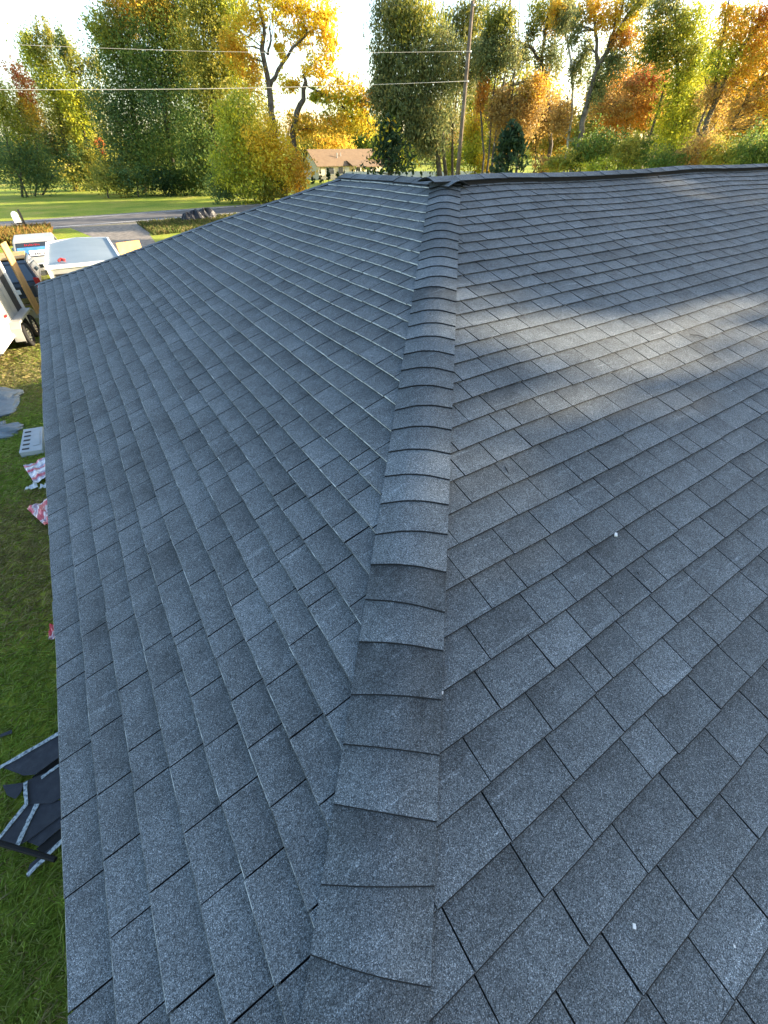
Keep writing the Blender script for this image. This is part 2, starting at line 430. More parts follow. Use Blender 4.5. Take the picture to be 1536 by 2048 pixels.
# hip and ridge caps: bent pieces overlapping up the line
def cap_piece(A, h, mA, mB, t0, t1, w, base, tone, parent, r, lift=0.0, name="ridge_cap", bump=(0, 0), saw=0.0075):
    """A: line start, h: direction towards the lower / butt end, mA/mB in-plane side directions"""
    us = [-1, -0.72, -0.42, -0.2, -0.07, 0, 0.07, 0.2, 0.42, 0.72, 1]
    skew = r.gauss(0, 0.006); sh = r.gauss(0, 0.003)
    V = []; nn = np.cross(mB-mA, h); nn /= np.linalg.norm(nn); nn = nn if nn[2] > 0 else -nn
    ts = (t0-0.02, (t0+t1)/2, t1-0.0035, t1)
    for it, t in enumerate(ts):
        f = (t-t0)/(t1-t0)
        for u in us:
            m = mA if u < 0 else mB
            rnd_ = -0.011*math.exp(-(u/0.20)**2)+0.003*(1-abs(u))
            p = A + h*(t + skew*u*(it > 0) + sh) + m*abs(u)*w + nn*(base+rnd_+saw*f+lift)
            p[2] += undul(p[0], p[1])
            if it >= 2: p = p + nn*((bump[0]*abs(u)**3 if u < 0 else bump[1]*abs(u)**3)-(0.003 if it == 3 else 0))
            V.append(p)
    n = len(us); F = []; Mi = []
    T = len(V); V += list(V)
    V += [p-nn*(0.004 if i >= 3*n else 0.0095) for i, p in enumerate(V[:T])]
    mb = MB(); mb.tone = tone
    def fc(f, mi): mb.mi = mi; F.append(f); Mi.append(mi)
    for i in range(3):
        q_ = T if i == 2 else 0
        for k in range(n-1):
            fc((q_+i*n+k, q_+i*n+k+1, q_+(i+1)*n+k+1, q_+(i+1)*n+k), 0 if i < 2 else 2)
    for k in range(n-1): fc((T+3*n+k, T+3*n+k+1, 2*T+3*n+k+1, 2*T+3*n+k), 2)
    for i in range(3):
        fc((T+i*n, T+(i+1)*n, 2*T+(i+1)*n, 2*T+i*n), 2); fc((T+i*n+n-1, 2*T+i*n+n-1, 2*T+(i+1)*n+n-1, T+(i+1)*n+n-1), 2)
    # bring faces to point up / out
    a, b_, c = V[F[0][0]], V[F[0][1]], V[F[0][2]]
    if np.cross(b_-a, c-b_) @ nn < 0: F = [f[::-1] for f in F]
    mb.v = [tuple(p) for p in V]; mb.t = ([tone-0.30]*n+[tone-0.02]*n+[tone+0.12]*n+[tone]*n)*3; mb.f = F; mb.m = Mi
    o = mb.build(name, [M_SH, M_EDGE_LIT, M_DECK], parent)
    o.data.polygons.foreach_set("use_smooth", [m_ == 0 for m_ in Mi]); return o
def perp(nv, h, want):
    m = np.cross(nv, h); m /= np.linalg.norm(m); return m if m @ np.asarray(want, float) > 0 else -m
r2 = random.Random(5)
hh = np.array([-TR, -TL, -TL*TR]); hh /= np.linalg.norm(hh)
mL = perp(nLv, hh, (0, 1, 0)); mR = perp(nRv, hh, (1, 0, 0))
J = np.array([0, 0, GZ])
t = 0.226-0.166; HL = math.sqrt(EX**2+EY**2+ED**2)
while t < HL-0.05:
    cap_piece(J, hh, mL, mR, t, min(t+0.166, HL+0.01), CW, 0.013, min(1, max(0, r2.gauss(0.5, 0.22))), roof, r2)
    t += 0.166
# far hip
hf = np.array([-1, SF, -TL]); hf /= np.linalg.norm(hf)
nE = np.array([0, TL/SF, 1.0]); nE /= np.linalg.norm(nE)
mFL = perp(nLv, hf, (0, -1, 0)); mFE = perp(nE, hf, (1, 0, 0))
A = np.array([0, LY, GZ]); t = 0.05; HF = EX*math.sqrt(1+SF**2+TL**2)
while t < HF-0.05:
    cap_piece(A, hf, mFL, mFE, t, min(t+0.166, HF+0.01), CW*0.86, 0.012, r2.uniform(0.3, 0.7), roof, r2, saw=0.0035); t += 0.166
# ridges (raised a little over a black vent strip)
def ridge(A, h, nA, nB, sA, sB, L_, start, lift, w):
    a = perp(nA, h, sA); b = perp(nB, h, sB); t = start
    while t < L_:
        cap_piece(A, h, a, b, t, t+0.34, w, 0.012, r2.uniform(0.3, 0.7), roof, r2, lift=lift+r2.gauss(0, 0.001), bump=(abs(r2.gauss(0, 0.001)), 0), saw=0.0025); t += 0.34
nLb = np.array([math.sin(PL), 0, math.cos(PL)]); nRb = np.array([0, math.sin(PR), math.cos(PR)])
ridge(np.array([XE+0.02, 0, GZ]), np.array([-1.0, 0, 0]), nRv, nRb, (0, -1, 0), (0, 1, 0), XE-0.02, 0.0, 0.044, 0.150)
ridge(np.array([0, LY+0.06, GZ]), np.array([0, -1.0, 0]), nLv, nLb, (-1, 0, 0), (1, 0, 0), LY+0.02, 0.0, 0.014, 0.145)
for s in (-1, 1):
    vb = MB(); vb.tone = 0.2
    for k in range(24):
        x0, x1 = 0.16+k*(XE-0.2)/24, 0.16+(k+1)*(XE-0.2)/24
        vb.poly([(x0, s*0.125, GZ-0.125*TR+0.004), (x1, s*0.125, GZ-0.125*TR+0.004), (x1, s*0.125, GZ-0.125*TR+0.050), (x0, s*0.125, GZ-0.125*TR+0.050)])
    vb.build("ridge_vent", M_VENT, roof)
# folded piece over the meeting point of the hip and the two ridges
cap_piece(J+np.array([0.05, 0.06, 0.022]), hh, mL, mR, 0.0, 0.235, 0.165, 0.012, 0.35, roof, r2, lift=0.010, bump=(0.006, 0.014))
#@@PART2@@
# ------------------------------------------------------------------ trees
def leaf_mat():
    m = mat("leaves", (0.1, 0.1, 0.03), 0.55, 0, 0.25); nt = m.node_tree; b = nt.nodes["Principled BSDF"]
    a = N(m, "ShaderNodeAttribute"); a.attribute_name = "col"
    L(m, a.outputs["Color"], b.inputs["Base Color"])
    tr = N(m, "ShaderNodeBsdfTranslucent"); L(m, a.outputs["Color"], tr.inputs["Color"])
    mx = N(m, "ShaderNodeMixShader"); mx.inputs[0].default_value = 0.5
    L(m, b.outputs[0], mx.inputs[1]); L(m, tr.outputs[0], mx.inputs[2])
    L(m, mx.outputs[0], nt.nodes["Material Output"].inputs["Surface"])
    return m
M_LEAF = leaf_mat()
M_BARK = noise_mat("bark", [(0.3, (0.045, 0.036, 0.028)), (0.55, (0.12, 0.10, 0.08)), (0.75, (0.20, 0.17, 0.14))], 3.0, 0.95, 0.6, 14)
M_BARKW = noise_mat("pale_bark", [(0.3, (0.20, 0.18, 0.15)), (0.6, (0.42, 0.39, 0.34))], 2.5, 0.95, 0.4, 12)
PAL = dict(
    green=[(0.05, 0.10, 0.022), (0.07, 0.12, 0.026), (0.10, 0.15, 0.03), (0.17, 0.19, 0.035)],
    dgreen=[(0.016, 0.040, 0.016), (0.024, 0.052, 0.02), (0.035, 0.065, 0.02)],
    teal=[(0.05, 0.10, 0.045), (0.07, 0.125, 0.045), (0.11, 0.16, 0.045), (0.18, 0.20, 0.04)],
    olive=[(0.12, 0.15, 0.03), (0.18, 0.19, 0.035), (0.25, 0.24, 0.04), (0.34, 0.28, 0.045)],
    lime=[(0.22, 0.26, 0.03), (0.32, 0.33, 0.03), (0.45, 0.40, 0.03), (0.16, 0.20, 0.03)],
    yellow=[(0.55, 0.40, 0.025), (0.60, 0.45, 0.04), (0.50, 0.32, 0.025), (0.38, 0.34, 0.04), (0.56, 0.33, 0.03)],
    gold=[(0.50, 0.31, 0.03), (0.46, 0.25, 0.03), (0.34, 0.27, 0.04), (0.52, 0.36, 0.04)],
    orange=[(0.48, 0.22, 0.04), (0.50, 0.27, 0.04), (0.42, 0.17, 0.03), (0.34, 0.20, 0.04)],
    brown=[(0.30, 0.20, 0.07), (0.36, 0.24, 0.07), (0.24, 0.16, 0.06), (0.40, 0.25, 0.06)],
    red=[(0.38, 0.10, 0.04), (0.42, 0.15, 0.05), (0.34, 0.14, 0.05), (0.30, 0.20, 0.06)],
    willow=[(0.10, 0.13, 0.05), (0.14, 0.16, 0.06), (0.19, 0.20, 0.08), (0.08, 0.105, 0.042), (0.28, 0.24, 0.07)],
    pine=[(0.022, 0.045, 0.022), (0.03, 0.058, 0.026), (0.04, 0.07, 0.03)],
)
def leaves_mesh(name, C, S, K, parent, elong=1.6, droop=0.0):
    """C centres (n,3), S sizes (n,), K colours (n,3): one quad per leaf clump"""
    n = len(C)
    a = rng.normal(size=(n, 3)); a[:, 2] -= droop*1.5
    a /= np.linalg.norm(a, axis=1)[:, None]
    b = rng.normal(size=(n, 3)); b -= a*(a*b).sum(1)[:, None]; b /= np.linalg.norm(b, axis=1)[:, None]
    a = a*(S*elong*0.5)[:, None]; b = b*(S*0.5)[:, None]
    V = np.empty((n, 4, 3)); V[:, 0] = C-a; V[:, 1] = C+b*0.9-a*0.1; V[:, 2] = C+a; V[:, 3] = C-b*0.9+a*0.1
    me = bpy.data.meshes.new(name)
    me.vertices.add(4*n); me.vertices.foreach_set("co", V.astype(np.float32).ravel())
    me.loops.add(4*n); me.loops.foreach_set("vertex_index", np.arange(4*n, dtype=np.int32))
    me.polygons.add(n); me.polygons.foreach_set("loop_start", np.arange(0, 4*n, 4, dtype=np.int32))
    me.update(calc_edges=True)
    at_ = me.attributes.new("col", 'FLOAT_COLOR', 'POINT')
    cc = np.ones((n, 4, 4), np.float32); cc[:, :, :3] = K[:, None, :]
    at_.data.foreach_set("color", cc.ravel())
    me.materials.append(M_LEAF)
    return new_obj(name, me, parent)
def pal_colors(pal, n):
    P = np.minimum(np.array(PAL[pal])*1.45, 0.75); return P[rng.integers(0, len(P), n)]
def lobe_leaves(c, rad, n, pal, size, clump=0.22, hang=0.0):
    """leaf clumps spread through an uneven ellipsoid"""
    k = max(5, int(n/26))
    d = rng.normal(size=(k, 3)); d /= np.linalg.norm(d, axis=1)[:, None]
    ph = rng.uniform(0, 6.28, 3)
    lump = 1+0.22*np.sin(3*d[:, 0]+ph[0])*np.cos(4*d[:, 2]+ph[1])+0.14*np.sin(7*d[:, 1]+ph[2])
    rr = rng.random(k)**0.42*lump
    cc = c + d*rr[:, None]*rad
    kc = pal_colors(pal, k)*rng.uniform(0.75, 1.25, (k, 1))
    idx = rng.integers(0, k, n)
    off = rng.normal(size=(n, 3))*rad*clump*rng.uniform(0.5, 1.2, (k, 1))[idx]
    if hang: off[:, 2] -= np.abs(rng.normal(size=n))*hang
    C = cc[idx]+off
    K = kc[idx]*0.65+pal_colors(pal, n)*0.35
    K = K*rng.uniform(0.8, 1.2, (n, 1))
    C[:, 2] = np.maximum(C[:, 2], 0.05)
    return C, size*rng.uniform(0.6, 1.35, n), np.clip(K, 0, 1), cc
def branch_pts(a, b, sag, n=4):
    a, b = np.asarray(a, float), np.asarray(b, float); P = []
    for i in range(n+1):
        f = i/n; p = a+(b-a)*f; p = p+np.array([0, 0, sag*math.sin(math.pi*f)])
        if 0 < i < n: p = p+rng.normal(size=3)*np.linalg.norm(b-a)*0.035
        P.append(p)
    return P
def tree(name, label, D, lobes, trunks, leafpx=4.6, dens=1.0, bark=None, group=None, cat="tree", clump=0.2, hang=0.0, droop=0.0, elong=1.6, twigs=5, depth=0.85):
    leafpx = leafpx*0.66; dens = dens*1.1
    """lobes: (u, v, ru, rv, palette[, dD]) in photo pixels at distance D; trunks: [(u, v, radius_m), ...]"""
    if trunks: u0, v0 = trunks[0][0][:2]
    else: u0, v0 = lobes[0][:2]
    b0 = at(u0, v0, D); base = np.array([b0[0], b0[1], 0.0])
    root = thing(name, tuple(base), label, cat, group)
    tb = MB(); nodes = []
    for ti, path in enumerate(trunks):
        pts = [at(p[0], p[1], D+(p[3] if len(p) > 3 else 0)) for p in path]; rad = [p[2] for p in path]
        if len(path[0]) <= 3 and path[0][2] > 0.05 and not (ti and path[0][2] < trunks[0][0][2]*0.6):
            foot = pts[0].copy(); foot[2] = -0.1
            if pts[0][2] > 0.3: pts = [foot]+pts; rad = [rad[0]*1.25]+rad
        # smooth resample with small bends
        PP = []; RR = []
        for i in range(len(pts)-1):
            for j in range(3):
                f = j/3; p = pts[i]*(1-f)+pts[i+1]*f
                if j: p = p+rng.normal(size=3)*rad[i]*0.35
                PP.append(p); RR.append(rad[i]*(1-f)+rad[i+1]*f)
        PP.append(pts[-1]); RR.append(rad[-1])
        tb.tube(PP, RR, 7); nodes += list(zip(PP, RR))
    AC, AS, AK = [], [], []
    for lb in lobes:
        u, v, ru, rv, pal = lb[:5]; dd = lb[5] if len(lb) > 5 else 0.0
        c = at(u, v, D+dd)
        rx_ = np.linalg.norm(at(u+ru, v, D+dd)-c); rz_ = abs(at(u, v-rv, D+dd)[2]-c[2])
        view = np.array([c[0]-CAM[0], c[1]-CAM[1], 0]); view /= np.linalg.norm(view)
        side = np.array([view[1], -view[0], 0])
        mpp = rx_/ru
        size = leafpx*mpp
        n = int(dens*math.pi*ru*rv/(leafpx**2*0.55)*1.7)
        C, S, K, cc = lobe_leaves(np.zeros(3), np.ones(3), n, pal, size, clump, 0.0)
        C = c + C[:, :1]*side*rx_ + C[:, 1:2]*view*rx_*depth + C[:, 2:3]*np.array([0, 0, rz_])
        # lean of lobes is kept upright; hanging leaves
        if hang: C[:, 2] -= np.abs(rng.normal(size=len(C)))*hang
        # undo the clamp applied in unit space
        C[:, 2] = np.maximum(C[:, 2], 0.05)
        AC.append(C); AS.append(S); AK.append(K)
        if nodes and twigs:
            for _ in range(twigs):
                j = rng.integers(0, len(C)); tgt = C[j]
                src = min(nodes, key=lambda q: np.linalg.norm(q[0]-tgt)+max(0, q[0][2]-tgt[2])*1.5+rng.random()*1.5)
                l = np.linalg.norm(tgt-src[0]); r0 = min(src[1]*0.6, 0.02+0.012*l)
                tb.tube(branch_pts(src[0], tgt, 0.06*l), np.linspace(r0, 0.012, 5), 5, cap=False)
    if tb.v: tb.build("trunk", bark or M_BARK, root, smooth=True)
    if AC: leaves_mesh("crown", np.concatenate(AC), np.concatenate(AS), np.concatenate(AK), root, elong, droop)
    return root
# the unit-space clamp in lobe_leaves would flatten lower halves: work without it here
_old = lobe_leaves
def lobe_leaves(c, rad, n, pal, size, clump=0.22, hang=0.0):
    C, S, K, cc = _old(np.array([0, 0, 50.0]), rad, n, pal, size, clump, hang)
    C = C-np.array([0, 0, 50.0])+c
    return C, S, K, cc-np.array([0, 0, 50.0])+c

# --- across the road, left of the yellow maple
tree("young_maple", "small multi-stemmed tree with a red and yellow top on the far lawn", 82,
     [(10, 330, 55, 60, 'teal'), (70, 320, 45, 60, 'teal'), (30, 230, 45, 70, 'olive'), (45, 165, 24, 45, 'red'), (58, 215, 22, 45, 'gold'), (5, 215, 30, 80, 'lime'), (90, 360, 40, 28, 'teal')],
     [[(45, 394, 0.14), (40, 330, 0.10), (38, 230, 0.05), (42, 160, 0.02)], [(70, 392, 0.12), (78, 340, 0.08), (75, 290, 0.04)], [(85, 390, 0.10), (105, 350, 0.06), (125, 375, 0.02)], [(55, 394, 0.11), (20, 310, 0.07), (5, 240, 0.03)]], leafpx=4.2)
tree("poplar_tree", "tall pale yellow-green tree behind the small red-topped tree", 92,
     [(75, 110, 34, 55, 'olive'), (100, 170, 45, 75, 'lime'), (60, 90, 22, 40, 'lime'), (90, 70, 20, 40, 'olive'), (130, 250, 40, 75, 'olive'), (105, 310, 40, 60, 'teal'), (70, 250, 30, 60, 'brown')],
     [[(150, 370, 0.28), (120, 240, 0.18), (90, 110, 0.05)]], leafpx=4.2)
tree("poplar_tree", "slender yellow-green tree with spiky top beside the dense green trees", 90,
     [(140, 115, 26, 55, 'olive'), (125, 90, 16, 40, 'teal'), (150, 190, 32, 70, 'lime'), (165, 250, 30, 60, 'lime'), (185, 320, 30, 50, 'olive'), (200, 290, 12, 22, 'red'), (160, 330, 30, 45, 'teal'), (190, 210, 26, 55, 'olive'), (195, 140, 20, 40, 'olive'), (150, 350, 50, 30, 'olive')],
     [[(190, 375, 0.25), (165, 250, 0.16), (135, 90, 0.04)]], leafpx=4.2)
tree("maple_tree", "tall dense green tree with yellowing left edge on the far lawn", 80,
     [(235, 75, 45, 70, 'olive'), (205, 70, 28, 50, 'lime'), (255, 150, 65, 85, 'green'), (235, 230, 60, 70, 'teal'), (260, 310, 65, 60, 'teal'), (230, 350, 50, 40, 'olive'), (255, 20, 45, 55, 'gold')],
     [[(290, 388, 0.35), (270, 250, 0.26), (240, 60, 0.08)]], leafpx=4.4, dens=1.15)
tree("maple_tree", "tall dense green tree with orange tips high in its crown", 77,
     [(320, 110, 70, 100, 'green'), (300, 10, 50, 60, 'gold'), (345, 30, 50, 70, 'olive'), (335, 210, 70, 80, 'teal'), (330, 300, 75, 70, 'green'), (375, 130, 45, 80, 'olive'), (380, -30, 45, 60, 'lime')],
     [[(350, 388, 0.38), (335, 250, 0.28), (310, 60, 0.08)]], leafpx=4.4, dens=1.2)
tree("maple_tree", "green and bronze tree next to the yellow maple", 72,
     [(415, 100, 50, 90, 'olive'), (405, 10, 45, 65, 'olive'), (435, 190, 45, 75, 'olive'), (400, 270, 55, 75, 'green'), (450, 20, 40, 60, 'lime'), (440, 300, 16, 25, 'orange'), (425, 330, 50, 55, 'teal'), (465, 110, 32, 80, 'lime')],
     [[(430, 392, 0.34), (425, 270, 0.24), (425, 60, 0.07)]], leafpx=4.4, dens=1.1)
for i, (u, v, ru, rv, pal, lab) in enumerate([(215, 365, 45, 28, 'olive', "low olive bush at the edge of the far lawn"),
        (275, 362, 45, 34, 'teal', "low blue-green bush under the dense green trees"), (330, 366, 50, 34, 'dgreen', "dark green bush under the orange-tipped tree"),
        (385, 362, 45, 40, 'green', "mid green bush under the bronze tree")]):
    tree("bush", lab, 74, [(u, v, ru, rv, pal), (u+ru*0.4, v-8, ru*0.6, rv*0.8, 'green')], [[(u, v+22, 0.08), (u, v, 0.04)]], leafpx=4.2, cat="bush", twigs=2)
tree("bush", "tall golden-yellow bush beside the gravel road bend", 60,
     [(470, 330, 50, 65, 'lime'), (520, 300, 55, 70, 'yellow'), (500, 370, 60, 38, 'lime'), (560, 330, 45, 65, 'yellow'), (590, 350, 35, 50, 'gold'), (445, 380, 30, 30, 'teal'), (470, 240, 42, 60, 'lime'), (540, 380, 40, 30, 'olive')],
     [[(510, 408, 0.12), (505, 350, 0.08), (490, 260, 0.03)], [(545, 405, 0.10), (560, 340, 0.05)]], leafpx=5.0, cat="bush", dens=1.15)
# --- big yellow maple
tree("yellow_maple", "big golden yellow maple with forked grey trunk beside the far house", 66,
     [(500, 40, 40, 45, 'yellow'), (560, 10, 55, 40, 'yellow'), (620, 20, 45, 45, 'yellow'), (655, 70, 24, 60, 'yellow'), (470, 90, 30, 55, 'gold'), (600, 70, 34, 32, 'yellow'),
      (640, 140, 34, 40, 'yellow'), (580, 165, 22, 30, 'yellow'), (685, 180, 45, 34, 'yellow'), (655, 250, 55, 30, 'gold'), (715, 240, 48, 36, 'yellow'), (600, 250, 32, 30, 'gold'),
      (690, 215, 50, 30, 'lime'), (500, 150, 26, 50, 'gold'), (560, 100, 16, 30, 'yellow'), (730, 205, 26, 26, 'gold'), (640, 190, 26, 22, 'lime'), (545, 270, 20, 30, 'gold')],
     [[(557, 302, 0.42), (548, 250, 0.38), (538, 170, 0.30), (524, 100, 0.24), (528, 50, 0.16), (510, -20, 0.08)],
      [(540, 175, 0.20, 0), (556, 140, 0.18, 0), (585, 95, 0.13, 0), (632, 55, 0.07, 0)],
      [(585, 262, 0.32), (600, 210, 0.28), (612, 165, 0.22), (606, 150, 0.12)], [(610, 170, 0.10, 0), (680, 205, 0.09, 0), (705, 235, 0.04, 0)],
      [(536, 110, 0.12, 0), (542, 80, 0.10, 0), (538, 50, 0.05, 0)]],
     leafpx=5.4, dens=0.95, twigs=3, bark=M_BARK)
# --- behind the far house
for i, (u, v, ru, rv, pal, lab) in enumerate([(600, 270, 40, 40, 'brown', "far brownish tree at the left end of the distant house"), (650, 275, 42, 26, 'olive', "far olive tree just above the distant house roof"), (700, 272, 42, 32, 'green', "far green tree behind the right part of the distant house"),
        (745, 262, 35, 45, 'olive', "far yellow-green tree between distant house and tall willow")]):
    tree("far_tree", lab, 150, [(u, v, ru, rv, pal), (u+10, v+20, ru, rv*0.7, 'green')], [[(u, v+30, 0.2), (u, v, 0.1)]], leafpx=4.0, twigs=2)
# --- tall willow-like trees, pine, spruce
tree("willow_tree", "tall grey-green willow with hanging foliage left of the utility pole", 62,
     [(790, 20, 48, 60, 'willow'), (770, 110, 32, 45, 'willow'), (820, 110, 55, 70, 'willow'), (800, 190, 60, 60, 'willow'), (850, 210, 50, 70, 'willow'), (866, 262, 34, 50, 'willow'), (830, 30, 55, 50, 'olive'), (765, 165, 28, 40, 'willow'), (880, 120, 45, 70, 'willow'), (785, 230, 30, 40, 'green'), (838, 262, 34, 42, 'willow')],
     [[(880, 355, 0.30), (875, 290, 0.26), (850, 160, 0.18), (815, 20, 0.08)], [(893, 350, 0.16), (886, 280, 0.14), (880, 200, 0.08)]],
     leafpx=4.0, dens=1.0, elong=2.6, droop=0.8, hang=0.6)
tree("willow_tree", "thin tall grey-green tree around the utility pole with sparse top", 66,
     [(905, 60, 40, 60, 'willow'), (945, 40, 32, 55, 'olive'), (920, 150, 35, 50, 'willow'), (955, 110, 30, 40, 'willow'), (900, 230, 28, 50, 'willow'), (945, 10, 30, 30, 'willow')],
     [[(905, 352, 0.16), (905, 250, 0.13), (920, 120, 0.09), (930, 0, 0.04)], [(890, 352, 0.13), (884, 270, 0.11), (868, 150, 0.05)]],
     leafpx=3.8, dens=0.62, elong=2.8, droop=0.8, hang=0.8)
tree("shrub_tree", "bright lemon-yellow lit shrub right of the utility pole", 84,
     [(950, 300, 32, 60, 'lime'), (945, 250, 26, 40, 'yellow'), (970, 330, 26, 30, 'yellow'), (900, 330, 30, 35, 'lime'), (935, 195, 20, 30, 'lime'), (955, 180, 14, 20, 'orange')],
     [[(950, 352, 0.1), (950, 280, 0.05)]], leafpx=4.4, cat="shrub")
def conifer(name, label, D, u, vtop, vbot, ru, pal, leafpx=4.0, tips=None, group=None, cat="conifer", dens=1.0, n_side=None):
    T = at(u, vtop, D); base = np.array([T[0], T[1], 0.0]); H = T[2]
    rad = np.linalg.norm(at(u+ru, vbot, D)-at(u, vbot, D)); mpp = rad/ru
    root = thing(name, tuple(base), label, cat, group)
    mb = MB(); mb.tube([base-np.array([0, 0, 0.1]), base+np.array([0, 0, H*0.5]), base+np.array([0, 0, H*0.97])], [0.03*H/2+0.03, 0.015*H+0.01, 0.01], 6); 
    C = []; K = []
    zb = max(0.05, at(u, vbot, D)[2]) if vbot < 352 else 0.15
    nl = int(dens*ru*abs(vbot-vtop)*1.0/(leafpx**2*0.5)*2.2)
    nb = max(10, nl//28)
    for i in range(nb):
        f = rng.random()**0.75; z = zb+(H-zb)*(1-f)*1.0
        r = rad*(0.08+0.92*f)*rng.uniform(0.75, 1.1); th = rng.uniform(0, 6.283)
        e = np.array([math.cos(th), math.sin(th), 0.0]); src = base+np.array([0, 0, z]); tgt = src+e*r+np.array([0, 0, -0.12*r+(0.35*r if tips else 0)])
        if ru > 25: mb.tube([src, (src+tgt)/2+np.array([0, 0, -0.03*r]), tgt], [0.03, 0.02, 0.008], 4, cap=False)
        m = max(6, nl//nb)
        s = rng.random(m)**0.6
        p = src[None]+(tgt-src)[None]*s[:, None]+rng.normal(size=(m, 3))*np.array([0.10, 0.10, 0.07])*rad*(0.5+0.6*f)
        C.append(p); kk = pal_colors(pal, m)*rng.uniform(0.75, 1.25)
        if tips:
            tp = (s > 0.86) & (rng.random(m) < tips); kk[tp] = pal_colors('lime' if rng.random() < 0.6 else 'yellow', tp.sum())
        K.append(kk)
    mb.build("trunk", M_BARK, root)
    C = np.concatenate(C); K = np.concatenate(K); C[:, 2] = np.maximum(C[:, 2], 0.05)
    leaves_mesh("crown", C, leafpx*mpp*rng.uniform(0.6, 1.3, len(C)), K, root, 2.2, 0.2)
    return root
conifer("pine_tree", "dark green pine with pale upright tips beside the distant house", 56, 778, 236, 350, 62, 'pine', 4.4, tips=0.55, dens=1.25)
conifer("spruce_tree", "dark blue-green spruce right of the lemon-yellow shrub", 48, 1030, 236, 380, 82, 'pine', 5.0, dens=1.5)
# --- woods on the right
tree("bare_tree", "clump of thin dark stems with few leaves beside the dark spruce", 60,
     [(975, 110, 35, 40, 'willow'), (1010, 95, 35, 40, 'willow'), (1000, 30, 34, 40, 'olive'), (985, 60, 24, 30, 'willow'), (965, 180, 14, 40, 'orange'), (1000, 200, 30, 50, 'brown'), (1060, 190, 34, 50, 'brown'), (1035, 240, 45, 45, 'brown'), (1070, 170, 26, 30, 'gold')],
     [[(978, 310, 0.10), (985, 200, 0.08), (998, 90, 0.05), (1000, -20, 0.02)], [(985, 315, 0.13), (1000, 220, 0.12), (1018, 90, 0.09), (1022, -20, 0.05)], [(1000, 310, 0.09), (1022, 210, 0.08), (1036, 90, 0.05), (1040, -10, 0.03)], [(968, 310, 0.10), (960, 210, 0.08), (950, 130, 0.03)], [(1005, 315, 0.10), (1015, 200, 0.08), (1035, 110, 0.05)]],
     leafpx=3.8, dens=1.2, elong=2.4, hang=0.5, twigs=7)
tree("tall_oak", "tree with an arching limb and bare lower trunk behind the dark spruce", 64,
     [(1085, 20, 34, 40, 'olive'), (1120, 30, 30, 40, 'gold'), (1040, 105, 34, 26, 'willow'), (1100, 110, 30, 50, 'willow'), (1140, 20, 24, 34, 'olive'), (960, 100, 28, 30, 'willow'), (1065, 60, 14, 24, 'willow'), (1100, 225, 22, 45, 'brown'), (1085, 160, 22, 26, 'gold')],
     [[(1102, 290, 0.22), (1096, 210, 0.20), (1082, 120, 0.17), (1090, 60, 0.13), (1108, -20, 0.08)],
      [(1080, 122, 0.15, 0), (1062, 95, 0.13, 0), (1035, 82, 0.10, 0), (1000, 92, 0.05, 0)], [(1085, 100, 0.08, 0), (1115, 85, 0.05, 0), (1135, 60, 0.03, 0)], [(1105, 260, 0.08, 0), (1130, 200, 0.05, 0), (1138, 190, 0.02, 0)]],
     leafpx=3.9, dens=1.2, twigs=7, hang=0.3)
tree("slim_tree", "single slim pale trunk standing in a gap of sky", 58,
     [(1130, 40, 22, 45, 'willow'), (1165, 120, 22, 50, 'willow'), (1115, 20, 20, 30, 'gold'), (1125, 240, 24, 40, 'brown'), (1160, 280, 24, 30, 'olive')],
     [[(1135, 300, 0.14), (1142, 240, 0.12), (1146, 180, 0.10), (1138, 100, 0.09), (1130, 55, 0.06), (1135, -10, 0.03)]], leafpx=3.6, dens=1.25, elong=2.2, bark=M_BARKW, twigs=7)
tree("leaning_tree", "large leaning tree with forked dark trunk and gold top", 52,
     [(1215, 30, 34, 40, 'gold'), (1180, 15, 24, 34, 'gold'), (1245, 75, 26, 26, 'orange'), (1270, 10, 30, 30, 'olive'), (1150, 60, 20, 40, 'willow'), (1250, 40, 26, 26, 'yellow'), (1230, 130, 30, 40, 'willow'), (1195, 175, 22, 45, 'willow')],
     [[(1158, 290, 0.24), (1172, 220, 0.22), (1196, 130, 0.20), (1236, 65, 0.15), (1290, -20, 0.09)], [(1196, 130, 0.15, 0), (1190, 60, 0.11, 0), (1180, -20, 0.07, 0)], [(1215, 95, 0.13, 0), (1240, 30, 0.10, 0), (1256, -30, 0.06, 0)], [(1225, 85, 0.08, 0), (1232, 30, 0.06, 0), (1228, -20, 0.03, 0)]],
     leafpx=4.2, dens=1.25, twigs=6)
tree("red_maple", "small red and orange maple among the yellow-green trees", 60,
     [(1290, 155, 38, 24, 'red'), (1270, 175, 34, 22, 'brown'), (1320, 165, 26, 26, 'red'), (1240, 215, 48, 40, 'brown'), (1285, 225, 44, 40, 'orange'), (1230, 255, 36, 34, 'orange'), (1310, 205, 28, 30, 'brown'), (1205, 200, 26, 40, 'brown')],
     [[(1250, 310, 0.14), (1255, 240, 0.10), (1280, 160, 0.04)], [(1310, 300, 0.10), (1300, 220, 0.07), (1320, 160, 0.03)]], leafpx=4.2, dens=1.2)
